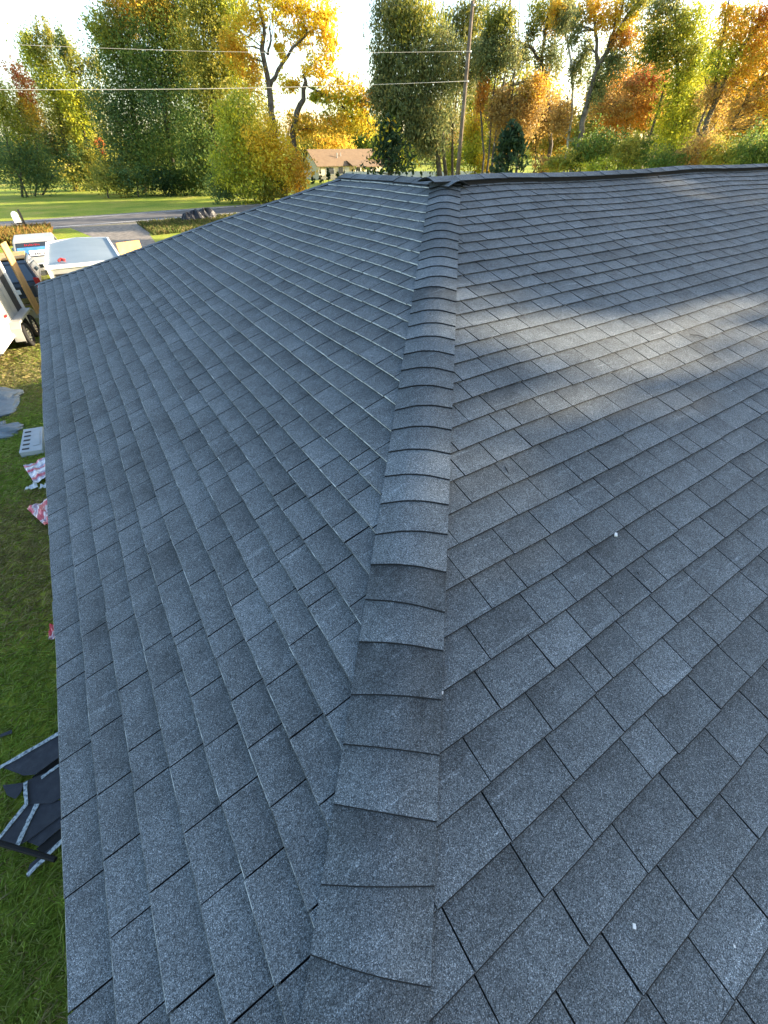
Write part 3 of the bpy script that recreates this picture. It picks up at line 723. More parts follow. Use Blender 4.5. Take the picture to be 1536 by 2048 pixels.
tree("ash_tree", "yellow-green tree with wide crown right of the leaning tree", 56,
     [(1330, 60, 55, 50, 'olive'), (1375, 60, 38, 55, 'lime'), (1350, 120, 50, 45, 'olive'), (1305, 100, 30, 40, 'green'), (1390, 130, 34, 50, 'lime'), (1330, 10, 45, 34, 'willow'), (1360, 175, 45, 34, 'lime'), (1345, 230, 45, 50, 'lime'), (1340, 285, 50, 40, 'lime'), (1395, 220, 30, 50, 'olive')],
     [[(1345, 320, 0.20), (1350, 230, 0.17), (1355, 120, 0.12), (1350, 20, 0.06)], [(1285, 325, 0.13), (1310, 240, 0.11), (1330, 170, 0.06)]], leafpx=4.6, dens=1.25, bark=M_BARK)
tree("golden_tree", "golden orange tree with slanting trunk at the end of the wood", 50,
     [(1470, 60, 45, 50, 'gold'), (1520, 90, 50, 60, 'gold'), (1440, 130, 40, 50, 'lime'), (1500, 150, 50, 55, 'gold'), (1550, 30, 45, 60, 'orange'), (1430, 190, 36, 45, 'brown'), (1490, 220, 50, 45, 'brown'), (1545, 190, 45, 60, 'gold'), (1590, 120, 50, 80, 'gold'), (1580, 230, 50, 60, 'lime'), (1460, 20, 22, 30, 'gold')],
     [[(1400, 300, 0.20), (1428, 210, 0.18), (1470, 110, 0.15), (1545, 10, 0.10)], [(1428, 205, 0.10, 0), (1440, 100, 0.08, 0), (1460, -10, 0.05, 0)], [(1460, 260, 0.10), (1500, 180, 0.09), (1560, 110, 0.06)], [(1405, 290, 0.12, 0), (1395, 260, 0.10, 0), (1420, 190, 0.05, 0)]],
     leafpx=4.8, dens=1.2, twigs=6)
for (u, v, ru, rv, pal, lab, D) in [(1195, 290, 50, 40, 'green', "green bush in front of the leaning tree", 46), (1135, 320, 45, 30, 'olive', "olive bush next to the dark spruce", 46), (1265, 300, 45, 38, 'olive', "olive-green bush under the red maple", 45),
        (1215, 335, 50, 24, 'lime', "low yellow-green bush along the wood edge", 44), (1330, 318, 50, 30, 'green', "green bush below the yellow-green tree", 44), (1400, 300, 45, 40, 'brown', "brown thinning bush below the golden tree", 44),
        (1450, 305, 45, 42, 'olive', "dull olive bush between brown bush and bright green bush", 43), (1510, 300, 50, 46, 'green', "bright green bush near the end of the ridge", 42), (1580, 300, 50, 50, 'green', "green bush past the end of the wood", 42), (1090, 335, 26, 24, 'brown', "small brown bush at the foot of the spruce", 50)]:
    tree("bush", lab, D, [(u, v, ru, rv, pal), (u-ru*0.4, v+12, ru*0.7, rv*0.7, pal), (u+ru*0.45, v+10, ru*0.7, rv*0.7, 'green' if pal != 'brown' else 'gold')], [[(u, v+30, 0.05), (u, v, 0.03)]], leafpx=4.6, cat="bush", twigs=3)
for (u, v, ru, rv, pal, lab, D) in [(1075, 230, 40, 70, 'brown', "russet understorey tree behind the arching limb", 78), (1120, 265, 34, 50, 'gold', "pale gold understorey tree beside the slim trunk", 72), (1185, 250, 40, 50, 'olive', "olive understorey tree below the leaning trunk", 70),
        (1235, 190, 45, 70, 'orange', "rusty orange understorey tree behind the red maple", 74), (1300, 215, 45, 65, 'lime', "yellow-green understorey tree behind the red maple", 76), (1365, 235, 45, 60, 'lime', "lemon-green understorey tree beneath the wide yellow-green crown", 68),
        (1415, 200, 40, 80, 'brown', "tawny understorey tree beside the slanting trunk", 66), (1470, 250, 45, 55, 'gold', "amber understorey tree below the golden tree", 62), (1530, 240, 45, 60, 'lime', "yellowish understorey tree behind the bright green bush", 62), (1010, 260, 36, 60, 'gold', "amber understorey tree behind the thin dark stems", 76)]:
    tree("understorey_tree", lab, D, [(u, v, ru, rv, pal), (u-ru*0.5, v+rv*0.5, ru*0.7, rv*0.5, 'olive'), (u+ru*0.5, v+rv*0.4, ru*0.7, rv*0.6, pal)], [[(u-4, 330, 0.10), (u-3, v+20, 0.07), (u, v-rv*0.6, 0.02)], [(u+12, 330, 0.07), (u+16, v, 0.03)]], leafpx=4.4, dens=0.9, twigs=4)
for (u, v, ru, rv, pal, lab, D) in [(60, 300, 60, 75, 'teal', "hazy green woodland tree behind the red-topped tree", 120), (165, 280, 60, 90, 'olive', "olive woodland tree filling the gap beside the dense green trees", 118), (480, 200, 60, 130, 'olive', "olive woodland tree behind the yellow maple", 100), (640, 275, 60, 32, 'gold', "low golden woodland tree over the distant house roof", 135),
        (960, 200, 45, 120, 'lime', "lime woodland tree behind the utility pole", 100), (1040, 190, 50, 100, 'olive', "olive woodland tree behind the arching limb", 98), (1100, 240, 45, 80, 'gold', "golden woodland tree behind the slim pale trunk", 96), (1215, 170, 50, 120, 'olive', "greenish woodland tree behind the leaning trunk", 96),
        (1290, 140, 50, 130, 'gold', "golden woodland tree behind the small red maple", 95), (1400, 150, 50, 130, 'lime', "lime woodland tree behind the wide yellow-green crown", 92), (1480, 170, 50, 120, 'olive', "olive woodland tree behind the golden slanting tree", 90), (1560, 160, 50, 130, 'gold', "golden woodland tree past the end of the wood", 88)]:
    tree("woodland_tree", lab, D, [(u, v, ru, rv, pal), (u-ru*0.4, v+rv*0.45, ru*0.8, rv*0.5, 'olive'), (u+ru*0.4, v+rv*0.4, ru*0.8, rv*0.55, pal)], [[(u-4, 325, 0.2), (u-3, v+20, 0.14), (u, v-rv*0.7, 0.03)]], leafpx=4.4, dens=0.75, twigs=6)
# distant wood behind everything
k = 0
for i in range(26):
    u = -60+i*68+rng.uniform(-20, 20); Dd = rng.uniform(165, 230)
    if 560 < u < 700: continue
    pal = ['green', 'olive', 'brown', 'gold', 'green', 'olive'][i % 6]
    top = rng.uniform(235, 285)
    tree("far_tree", "far %s tree in the hazy line of woods closing the view" % dict(green="green", olive="olive", brown="brownish", gold="golden")[pal], Dd, [(u, (top+320)/2, 48, (330-top)/2, pal), (u+20, 300, 45, 26, 'green')], [[(u, 305, 0.25), (u, top+20, 0.08)]], leafpx=4.4, dens=0.9, twigs=0, group="line of far woods, "+pal)
#@@PART3@@
# ------------------------------------------------------------------ trees beside the right wing (they shade the roof)
SA = np.array([SUN_AZ[0], SUN_AZ[1], 0]); SP = np.array([-SUN_AZ[1], SUN_AZ[0], 0])
def wtree(name, label, along, lat, H, lobes, group, pal, leaf=0.24, n=4200):
    b = SA*along+SP*lat; root = thing(name, tuple(b), label, "tree", group)
    tb = MB(); P = [b+np.array([0, 0, -0.1]), b+np.array([0.2, 0.1, H*0.3]), b+np.array([-0.1, 0.2, H*0.6]), b+np.array([0.1, 0, H*0.92])]
    tb.tube(P, [0.34, 0.27, 0.17, 0.04], 8)
    AC, AS, AK = [], [], []
    for (dl, z, r, rz, q) in lobes:
        c = b+SP*dl+np.array([0, 0, z])
        C, S, K, cc = lobe_leaves(c, np.array([r, r, rz]), int(n*q), pal, leaf, 0.2)
        AC.append(C); AS.append(S); AK.append(K)
        for _ in range(5):
            tg = C[rng.integers(0, len(C))]; src = b+np.array([0, 0, min(H*0.85, max(2.0, tg[2]*0.7))])
            tb.tube(branch_pts(src, tg, 0.3), np.linspace(0.09, 0.015, 5), 5, cap=False)
    tb.build("trunk", M_BARK, root, smooth=True)
    AC, AS, AK = np.concatenate(AC), np.concatenate(AS), np.concatenate(AK)
    # crown leaves cut out along the sun's line, shaping flecks on the right slope
    sv_ = np.array(sv); p0 = np.array([0, 0, GZ]); q_ = ((AC-p0)@nRv)/(sv_@nRv); G2 = (AC-q_[:, None]*sv_)[:, :2]
    keep = np.ones(len(AC), bool)
    for (ou, ov, ox, oy, oa) in OPEN:
        c_ = on_R(ou, ov)[:2]; d_ = G2-c_; ca, sa = math.cos(oa), math.sin(oa)
        e_ = np.hypot((d_[:, 0]*ca+d_[:, 1]*sa)/(ox+0.20), (-d_[:, 0]*sa+d_[:, 1]*ca)/(oy+0.17))
        keep &= rng.random(len(AC)) > np.clip((1.55-e_)*1.3, 0, 1)*0.895
    leaves_mesh("crown", AC[keep], AS[keep], AK[keep], root)
def on_R(u, v):
    d = ray(u, v); p0 = np.array([0, 0, GZ]); t_ = ((p0-CAM)@nRv)/(d@nRv); return CAM+d*t_+nRv*0.011
# (photo pixel, half length, half width, angle) of sun flecks on the right slope
OPEN = [(930, 625, 0.75, 0.22, -0.35), (1060, 660, 0.5, 0.16, -0.3), (985, 985, 0.42, 0.16, 0.15), (1480, 640, 0.9, 0.30, -0.3), (1330, 700, 0.6, 0.2, -0.3),
        (1420, 385, 0.9, 0.20, -0.5), (890, 800, 0.16, 0.12, 0), (1240, 800, 0.5, 0.12, -0.3), (880, 910, 0.12, 0.1, 0)]
def crown(H, r, q=1.0):
    return [(0, H*0.42, r, H*0.22, q), (r*0.5, H*0.62, r*0.85, H*0.2, q), (-r*0.5, H*0.66, r*0.85, H*0.2, q), (0, H*0.84, r*0.7, H*0.16, q*0.7), (0.2, H*0.22, r*0.9, H*0.12, q*0.7)]
GR = "leafy trees standing in a row beside the right wing of the house"
for al, la, H, r, pal, q in [(24, -9.5, 15, 3.2, 'olive', 1.0), (27, -5.4, 16, 3.0, 'green', 0.95), (25, -1.4, 15.5, 2.9, 'olive', 0.95), (28, 2.6, 16, 3.0, 'green', 1.1), (33, -14, 15, 3.6, 'green', 0.9)]:
    wtree("shade_tree", "leafy autumn tree in the row beside the right wing", al, la, H, crown(H, r, q), GR, pal)

# ------------------------------------------------------------------ utility pole and wires
pb = at(916, 340, 50); base = np.array([pb[0], pb[1], 0.0])
M_POLE = noise_mat("weathered_wood", [(0.3, (0.09, 0.065, 0.045)), (0.6, (0.20, 0.15, 0.11)), (0.8, (0.28, 0.22, 0.17))], 2.2, 0.95, 0.4, 20)
M_WIRE = mat("wire_aluminium", (0.45, 0.43, 0.40), 0.5, 0.2)
M_METAL = mat("galvanised", (0.42, 0.43, 0.44), 0.45, 0.7)
pole = thing("utility_pole", tuple(base), "tall wooden utility pole carrying overhead wires", "utility pole")
mb = MB(); mb.tube([base-np.array([0, 0, .3]), base+np.array([0, 0, 6]), base+np.array([0, 0, 13.0])], [0.20, 0.17, 0.13], 12); mb.build("post", M_POLE, pole, smooth=True)
def atz(u, v, P):      # height on the pole for a pixel row
    return at(u, v, math.hypot(P[0]-CAM[0], P[1]-CAM[1]))[2]
def aty(u, v, y):
    d = ray(u, v); return CAM+d*((y-CAM[1])/d[1])
for (v, rows_) in ((163, 1), (104, 1), (12, 1)):
    z = atz(924, v, base); mb = MB(); mb.box((base[0]+0.02, base[1]-0.2, z), (0.10, 0.22, 0.10)); mb.build("bracket", M_METAL, pole)
def wire(label, v_pole, pts_left, r, m):
    z = atz(924, v_pole, base); A = np.array([base[0], base[1]-0.32, z])
    B = aty(pts_left[0], pts_left[1], base[1]+1.5)
    d = B-A; P = []
    for i in range(31):
        f = i/30*1.35; p = A+d*f; p[2] -= 0.25*math.sin(math.pi*min(1, f/1.35)); P.append(p)
    mb = MB(); mb.tube(P, r, 5); o = mb.build("overhead_wire", m); tag(o, label, "wire")
wire("thick pale overhead cable, the lower of the two crossing the left trees", 163, (0, 170), 0.016, M_WIRE)
wire("thin overhead wire, the upper of the two crossing the left trees", 104, (180, 86), 0.009, M_WIRE)

# ------------------------------------------------------------------ distant house with fence and hedge
hd = at(672, 326, 105); view = np.array([hd[0]-CAM[0], hd[1]-CAM[1], 0]); view /= np.linalg.norm(view)
side = np.array([view[1], -view[0], 0]); fb = np.array([hd[0], hd[1], 0.0])
yaw_ = math.radians(27); sd2 = side*math.cos(yaw_)+view*math.sin(yaw_); vw2 = np.cross(np.array([0, 0, 1.0]), sd2)
def H2(x, y, z): return fb+sd2*x+vw2*y+np.array([0, 0, z])
dh = thing("distant_house", tuple(fb), "distant single-storey house with tan roof and cream walls", "house")
M_TAN = noise_mat("tan_roof_shingle", [(0.3, (0.20, 0.13, 0.075)), (0.7, (0.26, 0.175, 0.10))], 1.4, 0.9)
M_CREAM = noise_mat("cream_wall", [(0.3, (0.58, 0.50, 0.36)), (0.7, (0.68, 0.60, 0.45))], 1.0, 0.8)
M_GLASS = mat("window_glass", (0.03, 0.04, 0.05), 0.12, 0, 0.5)
ze, zr = 2.3, 4.5
mb = MB(); W0, W1, DP = -3.8, 10.5, 7.4
for a, b in (((W0, 0), (W1, 0)), ((W1, 0), (W1, DP)), ((W1, DP), (W0, DP)), ((W0, DP), (W0, 0))):
    mb.poly([H2(*a, 0), H2(*b, 0), H2(*b, ze), H2(*a, ze)])
mb.poly([H2(W0, 0, ze), H2(W0, DP/2, zr-0.05), H2(W0, DP, ze)]); mb.poly([H2(W1, 0, ze), H2(W1, DP, ze), H2(W1, DP/2, zr-0.05)])
mb.build("wall", M_CREAM, dh)
mb = MB(); o_ = 0.45; sl = (zr-ze)/(DP/2)
A, B = H2(W0-o_, -o_, ze-o_*sl), H2(W1+o_, -o_, ze-o_*sl); Cc, D_ = H2(W1+o_, DP/2, zr), H2(W0-o_, DP/2, zr); E_, F_ = H2(W1+o_, DP+o_, ze-o_*sl), H2(W0-o_, DP+o_, ze-o_*sl)
n1 = np.cross(B-A, Cc-B); n1 /= np.linalg.norm(n1); n2 = np.cross(D_-Cc, E_-Cc); n2 /= np.linalg.norm(n2); n2 = n2*np.sign(n2[2])
mb.prism([A, B, Cc, D_], n1, 0.12); mb.prism([D_, Cc, E_, F_], n2, 0.12)
rf = mb.build("roof", M_TAN, dh)
mb = MB(); mb.tube([H2(1.1, 1.6, 2.9), H2(1.1, 1.6, 3.95)], 0.09, 8); mb.build("vent_pipe", M_METAL, rf)
mb = MB(); mb.tube([H2(2.1, 1.9, 3.1), H2(2.1, 1.9, 4.0)], 0.06, 8); mb.build("vent_pipe", M_METAL, rf)
mb = MB(); mb.prism([H2(2.6, -2.4, 1.95), H2(10, -2.4, 1.95), H2(10, 0.6, 2.85), H2(2.6, 0.6, 2.85)], (0, 0, 1), 0.12); mb.build("porch_roof", M_TAN, dh)
for i in range(6):
    mb = MB(); mb.box(H2(3.0+i*1.2, -2.2, 0.93), (0.14, 0.14, 1.86), ax=sd2); mb.build("porch_column", M_WHITE, dh)
for x0, x1 in ((-2.2, -0.6), (0.4, 1.4), (4.2, 5.4), (7.0, 8.2)):
    mb = MB(); mb.box(H2((x0+x1)/2, -0.02, 1.35), (x1-x0+0.16, 0.06, 1.16), ax=sd2); w_ = mb.build("window", M_WHITE, dh)
    mb = MB(); mb.box(H2((x0+x1)/2, -0.04, 1.35), (x1-x0, 0.06, 1.0), ax=sd2); mb.build("pane", M_GLASS, w_)
mb = MB(); mb.box(H2(2.4, -0.03, 1.0), (0.9, 0.06, 2.0), ax=sd2); mb.build("door", M_WHITE, dh)
fa, fz = at(690, 350, 99), at(1000, 350, 99); fa[2] = fz[2] = 0
fence = thing("white_fence", tuple(fa), "white board fence in front of the distant house", "fence")
nf = 12; dv = (fz-fa)/nf; dl = np.linalg.norm(dv); du = dv/dl
for i in range(nf+1):
    mb = MB(); mb.box(fa+dv*i+np.array([0, 0, .75]), (0.12, 0.12, 1.5), ax=du); mb.build("post", M_WHITE, fence)
for i in range(nf):
    mb = MB(); c = fa+dv*(i+.5)
    mb.box(c+np.array([0, 0, .72]), (dl-.16, .04, 1.3), ax=du); mb.build("panel", M_WHITE, fence)
for i in range(18):
    u = 626+i*15.5+rng.uniform(-3, 3)
    conifer("arborvitae", "small dark pointed evergreen in the row before the white fence", 92+rng.uniform(-1, 1), u, rng.uniform(334, 342), 360, rng.uniform(4.5, 6.5), 'dgreen', 2.2, group="row of small pointed evergreens", cat="evergreen", dens=2.0)

# ------------------------------------------------------------------ white trailer at the side of the yard
M_TYRE = noise_mat("tyre_rubber", [(0.3, (0.012, 0.012, 0.013)), (0.7, (0.028, 0.027, 0.027))], 8, 0.9)
M_RIM = mat("white_rim", (0.72, 0.72, 0.70), 0.4, 0.1)
M_RED = mat("red_lens", (0.42, 0.015, 0.02), 0.25, 0, 0.5)
M_DARK = noise_mat("dark_metal", [(0.3, (0.018, 0.018, 0.02)), (0.7, (0.04, 0.038, 0.036))], 2, 0.6)
M_PLY = noise_mat("plywood", [(0.3, (0.48, 0.26, 0.09)), (0.55, (0.58, 0.34, 0.13)), (0.75, (0.66, 0.42, 0.18))], 2.6, 0.8, 0.2, 20)
M_TRW = noise_mat("trailer_white", [(0.25, (0.33, 0.315, 0.275)), (0.6, (0.40, 0.39, 0.355))], 1.6, 0.35)
M_ALU = noise_mat("trailer_roof_aluminium", [(0.3, (0.20, 0.24, 0.26)), (0.7, (0.27, 0.31, 0.33))], 0.8, 0.45, 0.25, 3, metal=0.2)
ta = np.array([0.163, 0.987, 0]); tr = np.array([0.987, -0.163, 0]); R0 = np.array([-6.20, 10.72, 0.0])
def T1(s, w, z): return R0+ta*s+tr*w+np.array([0, 0, z])
def wheel(parent, c, ax, r, w):
    mb = MB(); mb.disc_ring(c, ax, r*0.60, r, w); wh = mb.build("wheel", M_TYRE, parent, smooth=False)
    mb = MB(); mb.disc_ring(c, ax, r*0.16, r*0.60, w*0.72, 16); mb.build("rim", M_RIM, wh)
    mb = MB(); a = np.asarray(ax, float); mb.tube([c-a*w*0.33, c+a*w*0.40], r*0.2, 10); mb.build("hub", M_METAL, wh)
    mb = MB()
    for k in range(8):
        th = k*math.pi/4+.2; x = np.cross(a, (0, 0, 1.)); x /= np.linalg.norm(x); y = np.cross(a, x)
        p = c+(math.cos(th)*x+math.sin(th)*y)*r*0.40+a*w*0.37; mb.box(p, (r*0.12, r*0.12, 0.012), ax=math.cos(th)*x+math.sin(th)*y, up=a)
    mb.build("wheel_slot", M_DARK, wh)
    return wh
tl = thing("trailer", tuple(T1(1.7, -1.0, 0)), "white tandem-axle box trailer parked on the lawn with its near end sunlit", "trailer")
mb = MB(); mb.box(T1(1.75, -1.0, 1.42), (3.5, 2.0, 1.86), ax=ta); mb.build("body", M_TRW, tl)
for s0 in (0.02, 0.62, 1.22, 1.82, 2.42):
    mb = MB(); mb.box(T1(s0+0.29, 0.012, 1.42), (0.565, 0.022, 1.78), ax=ta); mb.build("side_panel", M_TRW, tl)
for s0 in (0.605, 1.205, 1.805, 2.405):
    mb = MB(); mb.box(T1(s0, 0.02, 1.42), (0.03, 0.03, 1.78), ax=ta); mb.build("panel_seam", M_METAL, tl)
mb = MB(); mb.box(T1(3.06, 0.016, 1.5), (0.50, 0.03, 1.66), ax=ta); mb.build("side_door", M_DARK, tl)
mb = MB(); mb.box(T1(3.42, 0.03, 1.42), (0.16, 0.08, 1.92), ax=ta); mb.build("corner_post", M_WHITE, tl)
mb = MB(); mb.box(T1(0.0, 0.0, 1.42), (0.08, 0.08, 1.92), ax=ta); mb.build("corner_post", M_WHITE, tl)
mb = MB(); mb.box(T1(1.75, -1.0, 0.44), (3.56, 1.9, 0.10), ax=ta); mb.build("chassis", M_DARK, tl)
mb = MB(); mb.box(T1(1.75, 0.02, 0.52), (3.5, 0.07, 0.09), ax=ta); mb.build("side_rail", M_WHITE, tl)
for w_ in (0.16, -2.16):
    for s_ in (1.98, 2.86): wheel(tl, T1(s_, w_, 0.335), tr*(1 if w_ > 0 else -1), 0.335, 0.20)
    mb = MB(); Pf = [(1.30, 0.34), (1.40, 0.66), (1.62, 0.80), (3.2, 0.80), (3.42, 0.66), (3.5, 0.40)]
    for (a0, z0), (a1, z1) in zip(Pf[:-1], Pf[1:]):
        wi = w_-0.13 if w_ > 0 else w_+0.13; wo = w_+0.12 if w_ > 0 else w_-0.12
        mb.poly([T1(a0, wi, z0), T1(a0, wo, z0), T1(a1, wo, z1), T1(a1, wi, z1)])
        mb.poly([T1(a0, wo, z0), T1(a0, wo, z0-0.06), T1(a1, wo, z1-0.06), T1(a1, wo, z1)])
    mb.poly([T1(2.30, w_+0.115, 0.80), T1(2.54, w_+0.115, 0.80), T1(2.42, w_+0.115, 0.50)])
    mb.build("fender", M_TRW, tl)
mb = MB(); mb.box(T1(1.55, 0.05, 1.0), (0.16, 0.04, 0.06), ax=ta); mb.build("marker_light", M_RED, tl)
mb = MB(); mb.box(T1(4.05, -1.0, 0.48), (1.3, 0.12, 0.12), ax=ta); mb.build("tongue", M_DARK, tl)
for s_, nm in ((0.0, 0), (1.0, 1)):
    mb = MB(); mb.box(T1(-0.03, -0.52-s_*0.97, 1.42), (0.035, 0.93, 1.8), ax=ta); mb.build("rear_door", M_TRW, tl)
# plywood board standing at the front of that trailer
pw = thing("plywood_board", tuple(T1(4.6, 0.1, 0)), "tall narrow plywood board standing upright at the front of the white trailer", "board")
mb = MB(); mb.box(T1(4.45, 0.12, 1.38), (0.62, 0.03, 2.04), ax=ta); mb.build("panel", M_PLY, pw)
mb = MB(); mb.box(T1(4.45, 0.13, 0.18), (0.62, 0.05, 0.36), ax=ta); mb.build("foot", mat("grey_primer", (0.34, 0.32, 0.28), 0.8), pw)
mb = MB(); mb.box(T1(4.45, 0.06, 1.3), (0.06, 0.09, 2.1), ax=ta); mb.build("stud", M_PLY, pw)

# second trailer with V nose
A2, B2, C2 = gp(93, 484, 2.1), gp(91, 533, 2.1), gp(212, 471, 2.1); D2 = B2+(C2-A2); NS = gp(150, 473, 2.1)
ax2 = (A2-B2)/np.linalg.norm(A2-B2); rt2 = np.array([ax2[1], -ax2[0], 0]); wd = float((C2-A2)@rt2); ln = np.linalg.norm(A2-B2)
def T2(s, w, z): return np.array([B2[0], B2[1], 0])+ax2*s+rt2*w+np.array([0, 0, z])
t2 = thing("cargo_trailer", tuple(T2(ln/2, wd/2, 0)), "enclosed white cargo trailer with silver roof beside the dark car", "trailer")
out = [(0, 0), (0, wd), (ln, wd), (ln+0.55, wd/2), (ln, 0)]
mb = MB(); mb.prism([T2(s, w, 2.04) for s, w in out], (0, 0, 1), 1.54); mb.build("body", M_TRW, t2)
mb = MB(); n_ = 12
for i in range(n_):
    w0, w1 = wd*i/n_, wd*(i+1)/n_; z0, z1 = 2.05+0.06*math.sin(math.pi*i/n_), 2.05+0.06*math.sin(math.pi*(i+1)/n_)
    e0, e1 = ln+0.5*(1-abs(2*i/n_-1)), ln+0.5*(1-abs(2*(i+1)/n_-1))
    mb.poly([T2(0.03, w0, z0), T2(0.03, w1, z1), T2(e1, w1, z1), T2(e0, w0, z0)])
mb.build("roof", M_ALU, t2)
for p, q in zip(out, out[1:]+out[:1]):
    a, b = T2(*p, 2.06), T2(*q, 2.06); mb = MB(); mb.box((a+b)/2, (np.linalg.norm(b-a)+0.05, 0.06, 0.09), ax=b-a); mb.build("roof_trim", M_WHITE, t2)
for w_ in (0.04, wd-0.04):
    mb = MB(); mb.box(T2(-0.02, w_, 1.27), (0.05, 0.09, 1.5), ax=ax2); mb.build("corner_post", M_WHITE, t2)
mb = MB(); mb.box(T2(-0.015, wd/2, 1.86), (0.02, wd-0.25, 0.05), ax=ax2); mb.build("door_seam", M_DARK, t2)
mb = MB(); mb.box(T2(-0.018, wd*0.45, 1.66), (0.02, wd*0.72, 0.24), ax=ax2); sg = mb.build("sign_panel", M_DARK, t2)
for i in range(7):
    mb = MB(); x_ = wd*0.14+i*0.19
    mb.box(T2(-0.033, x_, 1.66), (0.012, 0.035, 0.15), ax=ax2); 
    if i % 2 == 0: mb.box(T2(-0.033, x_+0.055, 1.66+0.03*(i % 3-1)), (0.012, 0.09, 0.03), ax=ax2)
    mb.build("letter", M_WHITE, sg)
for w_ in (-0.06, wd+0.06):
    for s_ in (ln*0.45, ln*0.45+0.85): wheel(t2, T2(s_, w_, 0.335), rt2*(1 if w_ > 0 else -1), 0.335, 0.2)
mb = MB(); mb.box(T2(ln+0.95, wd/2, 0.5), (1.0, 0.12, 0.12), ax=ax2); mb.build("tongue", M_DARK, t2)
mb = MB(); c = T2(0.55, 0.42, 2.13)
mb.tube([c+np.array([-0.09, -.08, 0]), c+np.array([0, 0, .03]), c+np.array([.09, .07, 0])], [0.03, 0.04, 0.025], 6); mb.tube([c+np.array([-0.08, .09, 0]), c+np.array([0, 0, .03]), c+np.array([.07, -.1, 0])], [0.025, 0.04, 0.025], 6)
tag(mb.build("red_cloth", mat("red_cloth", (0.42, 0.03, 0.03), 0.9)), "small knotted red cloth lying on the silver trailer roof", "cloth")

# two parked cars beyond the trailers
M_BLK = noise_mat("black_paint", [(0.3, (0.010, 0.014, 0.016)), (0.7, (0.018, 0.024, 0.026))], 1, 0.18, spec=0.6)
M_CHR = mat("chrome", (0.6, 0.6, 0.6), 0.2, 1.0)
M_GLB = mat("tinted_glass", (0.05, 0.075, 0.10), 0.06, 0, 0.9)
def car(name, label, cx, y0, w, h, paint, glass):
    o = thing(name, (cx, y0+2.2, 0), label, "car"); hw = w/2
    def K(x, y, z): return np.array([cx+x, y0+y, z])
    lo = [(0.02, 0.36), (-0.06, 0.62), (0.0, 0.92), (0.06, 1.04), (3.3, 1.02), (4.3, 0.90), (4.48, 0.68), (4.46, 0.34)]
    mb = MB(); m_ = len(lo); V = []
    for s_, f in ((-1, 0.93), (-1, 1.0), (1, 1.0), (1, 0.93)):
        for y, z in lo: V.append(K(s_*hw*f, y+(0.06 if f < 1 and y < 1 else 0), z if f == 1 else z))
    # sides with a rounded edge towards rear and nose
    ringL, ringR = list(range(m_, 2*m_)), list(range(2*m_, 3*m_))
    F = [tuple(ringL), tuple(reversed(ringR))]
    for i in range(m_):
        j = (i+1) % m_; F.append((m_+j, m_+i, 2*m_+i, 2*m_+j))
    mb.mesh(V[:], F); body = mb.build("body", paint, o); bv = body.modifiers.new("bev", 'BEVEL'); bv.width = 0.05; bv.segments = 2; bv.limit_method = 'ANGLE'
    cb = [(0.10, 1.02), (0.42, h-0.06), (0.62, h), (2.45, h), (2.75, h-0.07), (3.35, 1.0)]
    tw = lambda z: hw*0.98-(z-1.0)*0.28
    mb = MB(); V = [K(-tw(z), y, z) for y, z in cb]+[K(tw(z), y, z) for y, z in cb]; c_ = len(cb)
    F = [tuple(range(c_)), tuple(range(2*c_-1, c_-1, -1))]+[(i+1, i, c_+i, c_+i+1) for i in range(c_-1)]
    mb.mesh(V, F); cab = mb.build("cabin", paint, o); bv = cab.modifiers.new("bev", 'BEVEL'); bv.width = 0.04; bv.segments = 2; bv.limit_method = 'ANGLE'
    def rw(x, f, off):
        y = 0.10+0.32*f; z = 1.02+(h-1.08)*f; return K(x*tw(z)/(hw*0.98), y-off*0.87, z+off*0.5)
    def rq(nm, x0, x1, f0, f1, m, off):
        mb = MB(); mb.prism([rw(x0, f0, off), rw(x1, f0, off), rw(x1, f1, off), rw(x0, f1, off)], (0, -0.87, 0.5), 0.008); return mb.build(nm, m, cab)
    rq("rear_window", -hw*0.86, hw*0.86, 0.08, 0.94, glass, 0.012)
    for s_ in (-1, 1):
        mb = MB(); q = [(0.55, 1.08), (0.72, h-0.10), (2.4, h-0.10), (2.95, 1.08)]
        pts = [K(s_*(tw(z)+0.006), y, z) for y, z in q]; mb.poly(pts if s_ < 0 else pts[::-1]); mb.build("side_window", glass, o)
        mb = MB(); mb.box(K(s_*(hw-0.10), 0.02, 0.98), (0.17, 0.14, 0.36)); mb.build("tail_light", M_RED, o)
        for y in (0.85, 3.6): wheel(o, K(s_*(hw-0.12), y, 0.34), np.array([s_, 0, 0.0]), 0.34, 0.22)
        mb = MB(); mb.box(K(s_*(hw+0.08), 2.75, 1.08), (0.14, 0.10, 0.12)); mb.build("mirror", paint, o)
    mb = MB(); mb.box(K(0, -0.07, 0.50), (w*0.96, 0.10, 0.16)); mb.build("bumper", M_CHR, o)
    mb = MB(); mb.box(K(0, -0.065, 0.78), (0.46, 0.02, 0.14)); mb.build("number_plate", M_WHITE, o)
    return rq, hw
car("dark_car", "dark car with a red tail light parked between the two trailers", -5.93, 16.45, 1.92, 1.62, M_BLK, M_GLB)
lb = MB(); lb.box((-5.85, 18.0, 1.665), (1.35, 1.6, 0.03)); tag(lb.build("thin_sheet", M_PLY), "added tan sheet standing in for reflected light on the roof of the dark car", "board")  # sheet added in place of the tan reflection on the car roof
rq, hw_ = car("white_car", "white car with a blue graphic across its rear window beyond the dark car", -4.92, 21.5, 1.9, 1.66, M_TRW, M_GLASS)
M_BLU = noise_mat("window_graphic_blue", [(0.3, (0.04, 0.16, 0.42)), (0.7, (0.10, 0.30, 0.58))], 3, 0.5)
M_PRT = mat("dark_print", (0.05, 0.05, 0.06), 0.7)
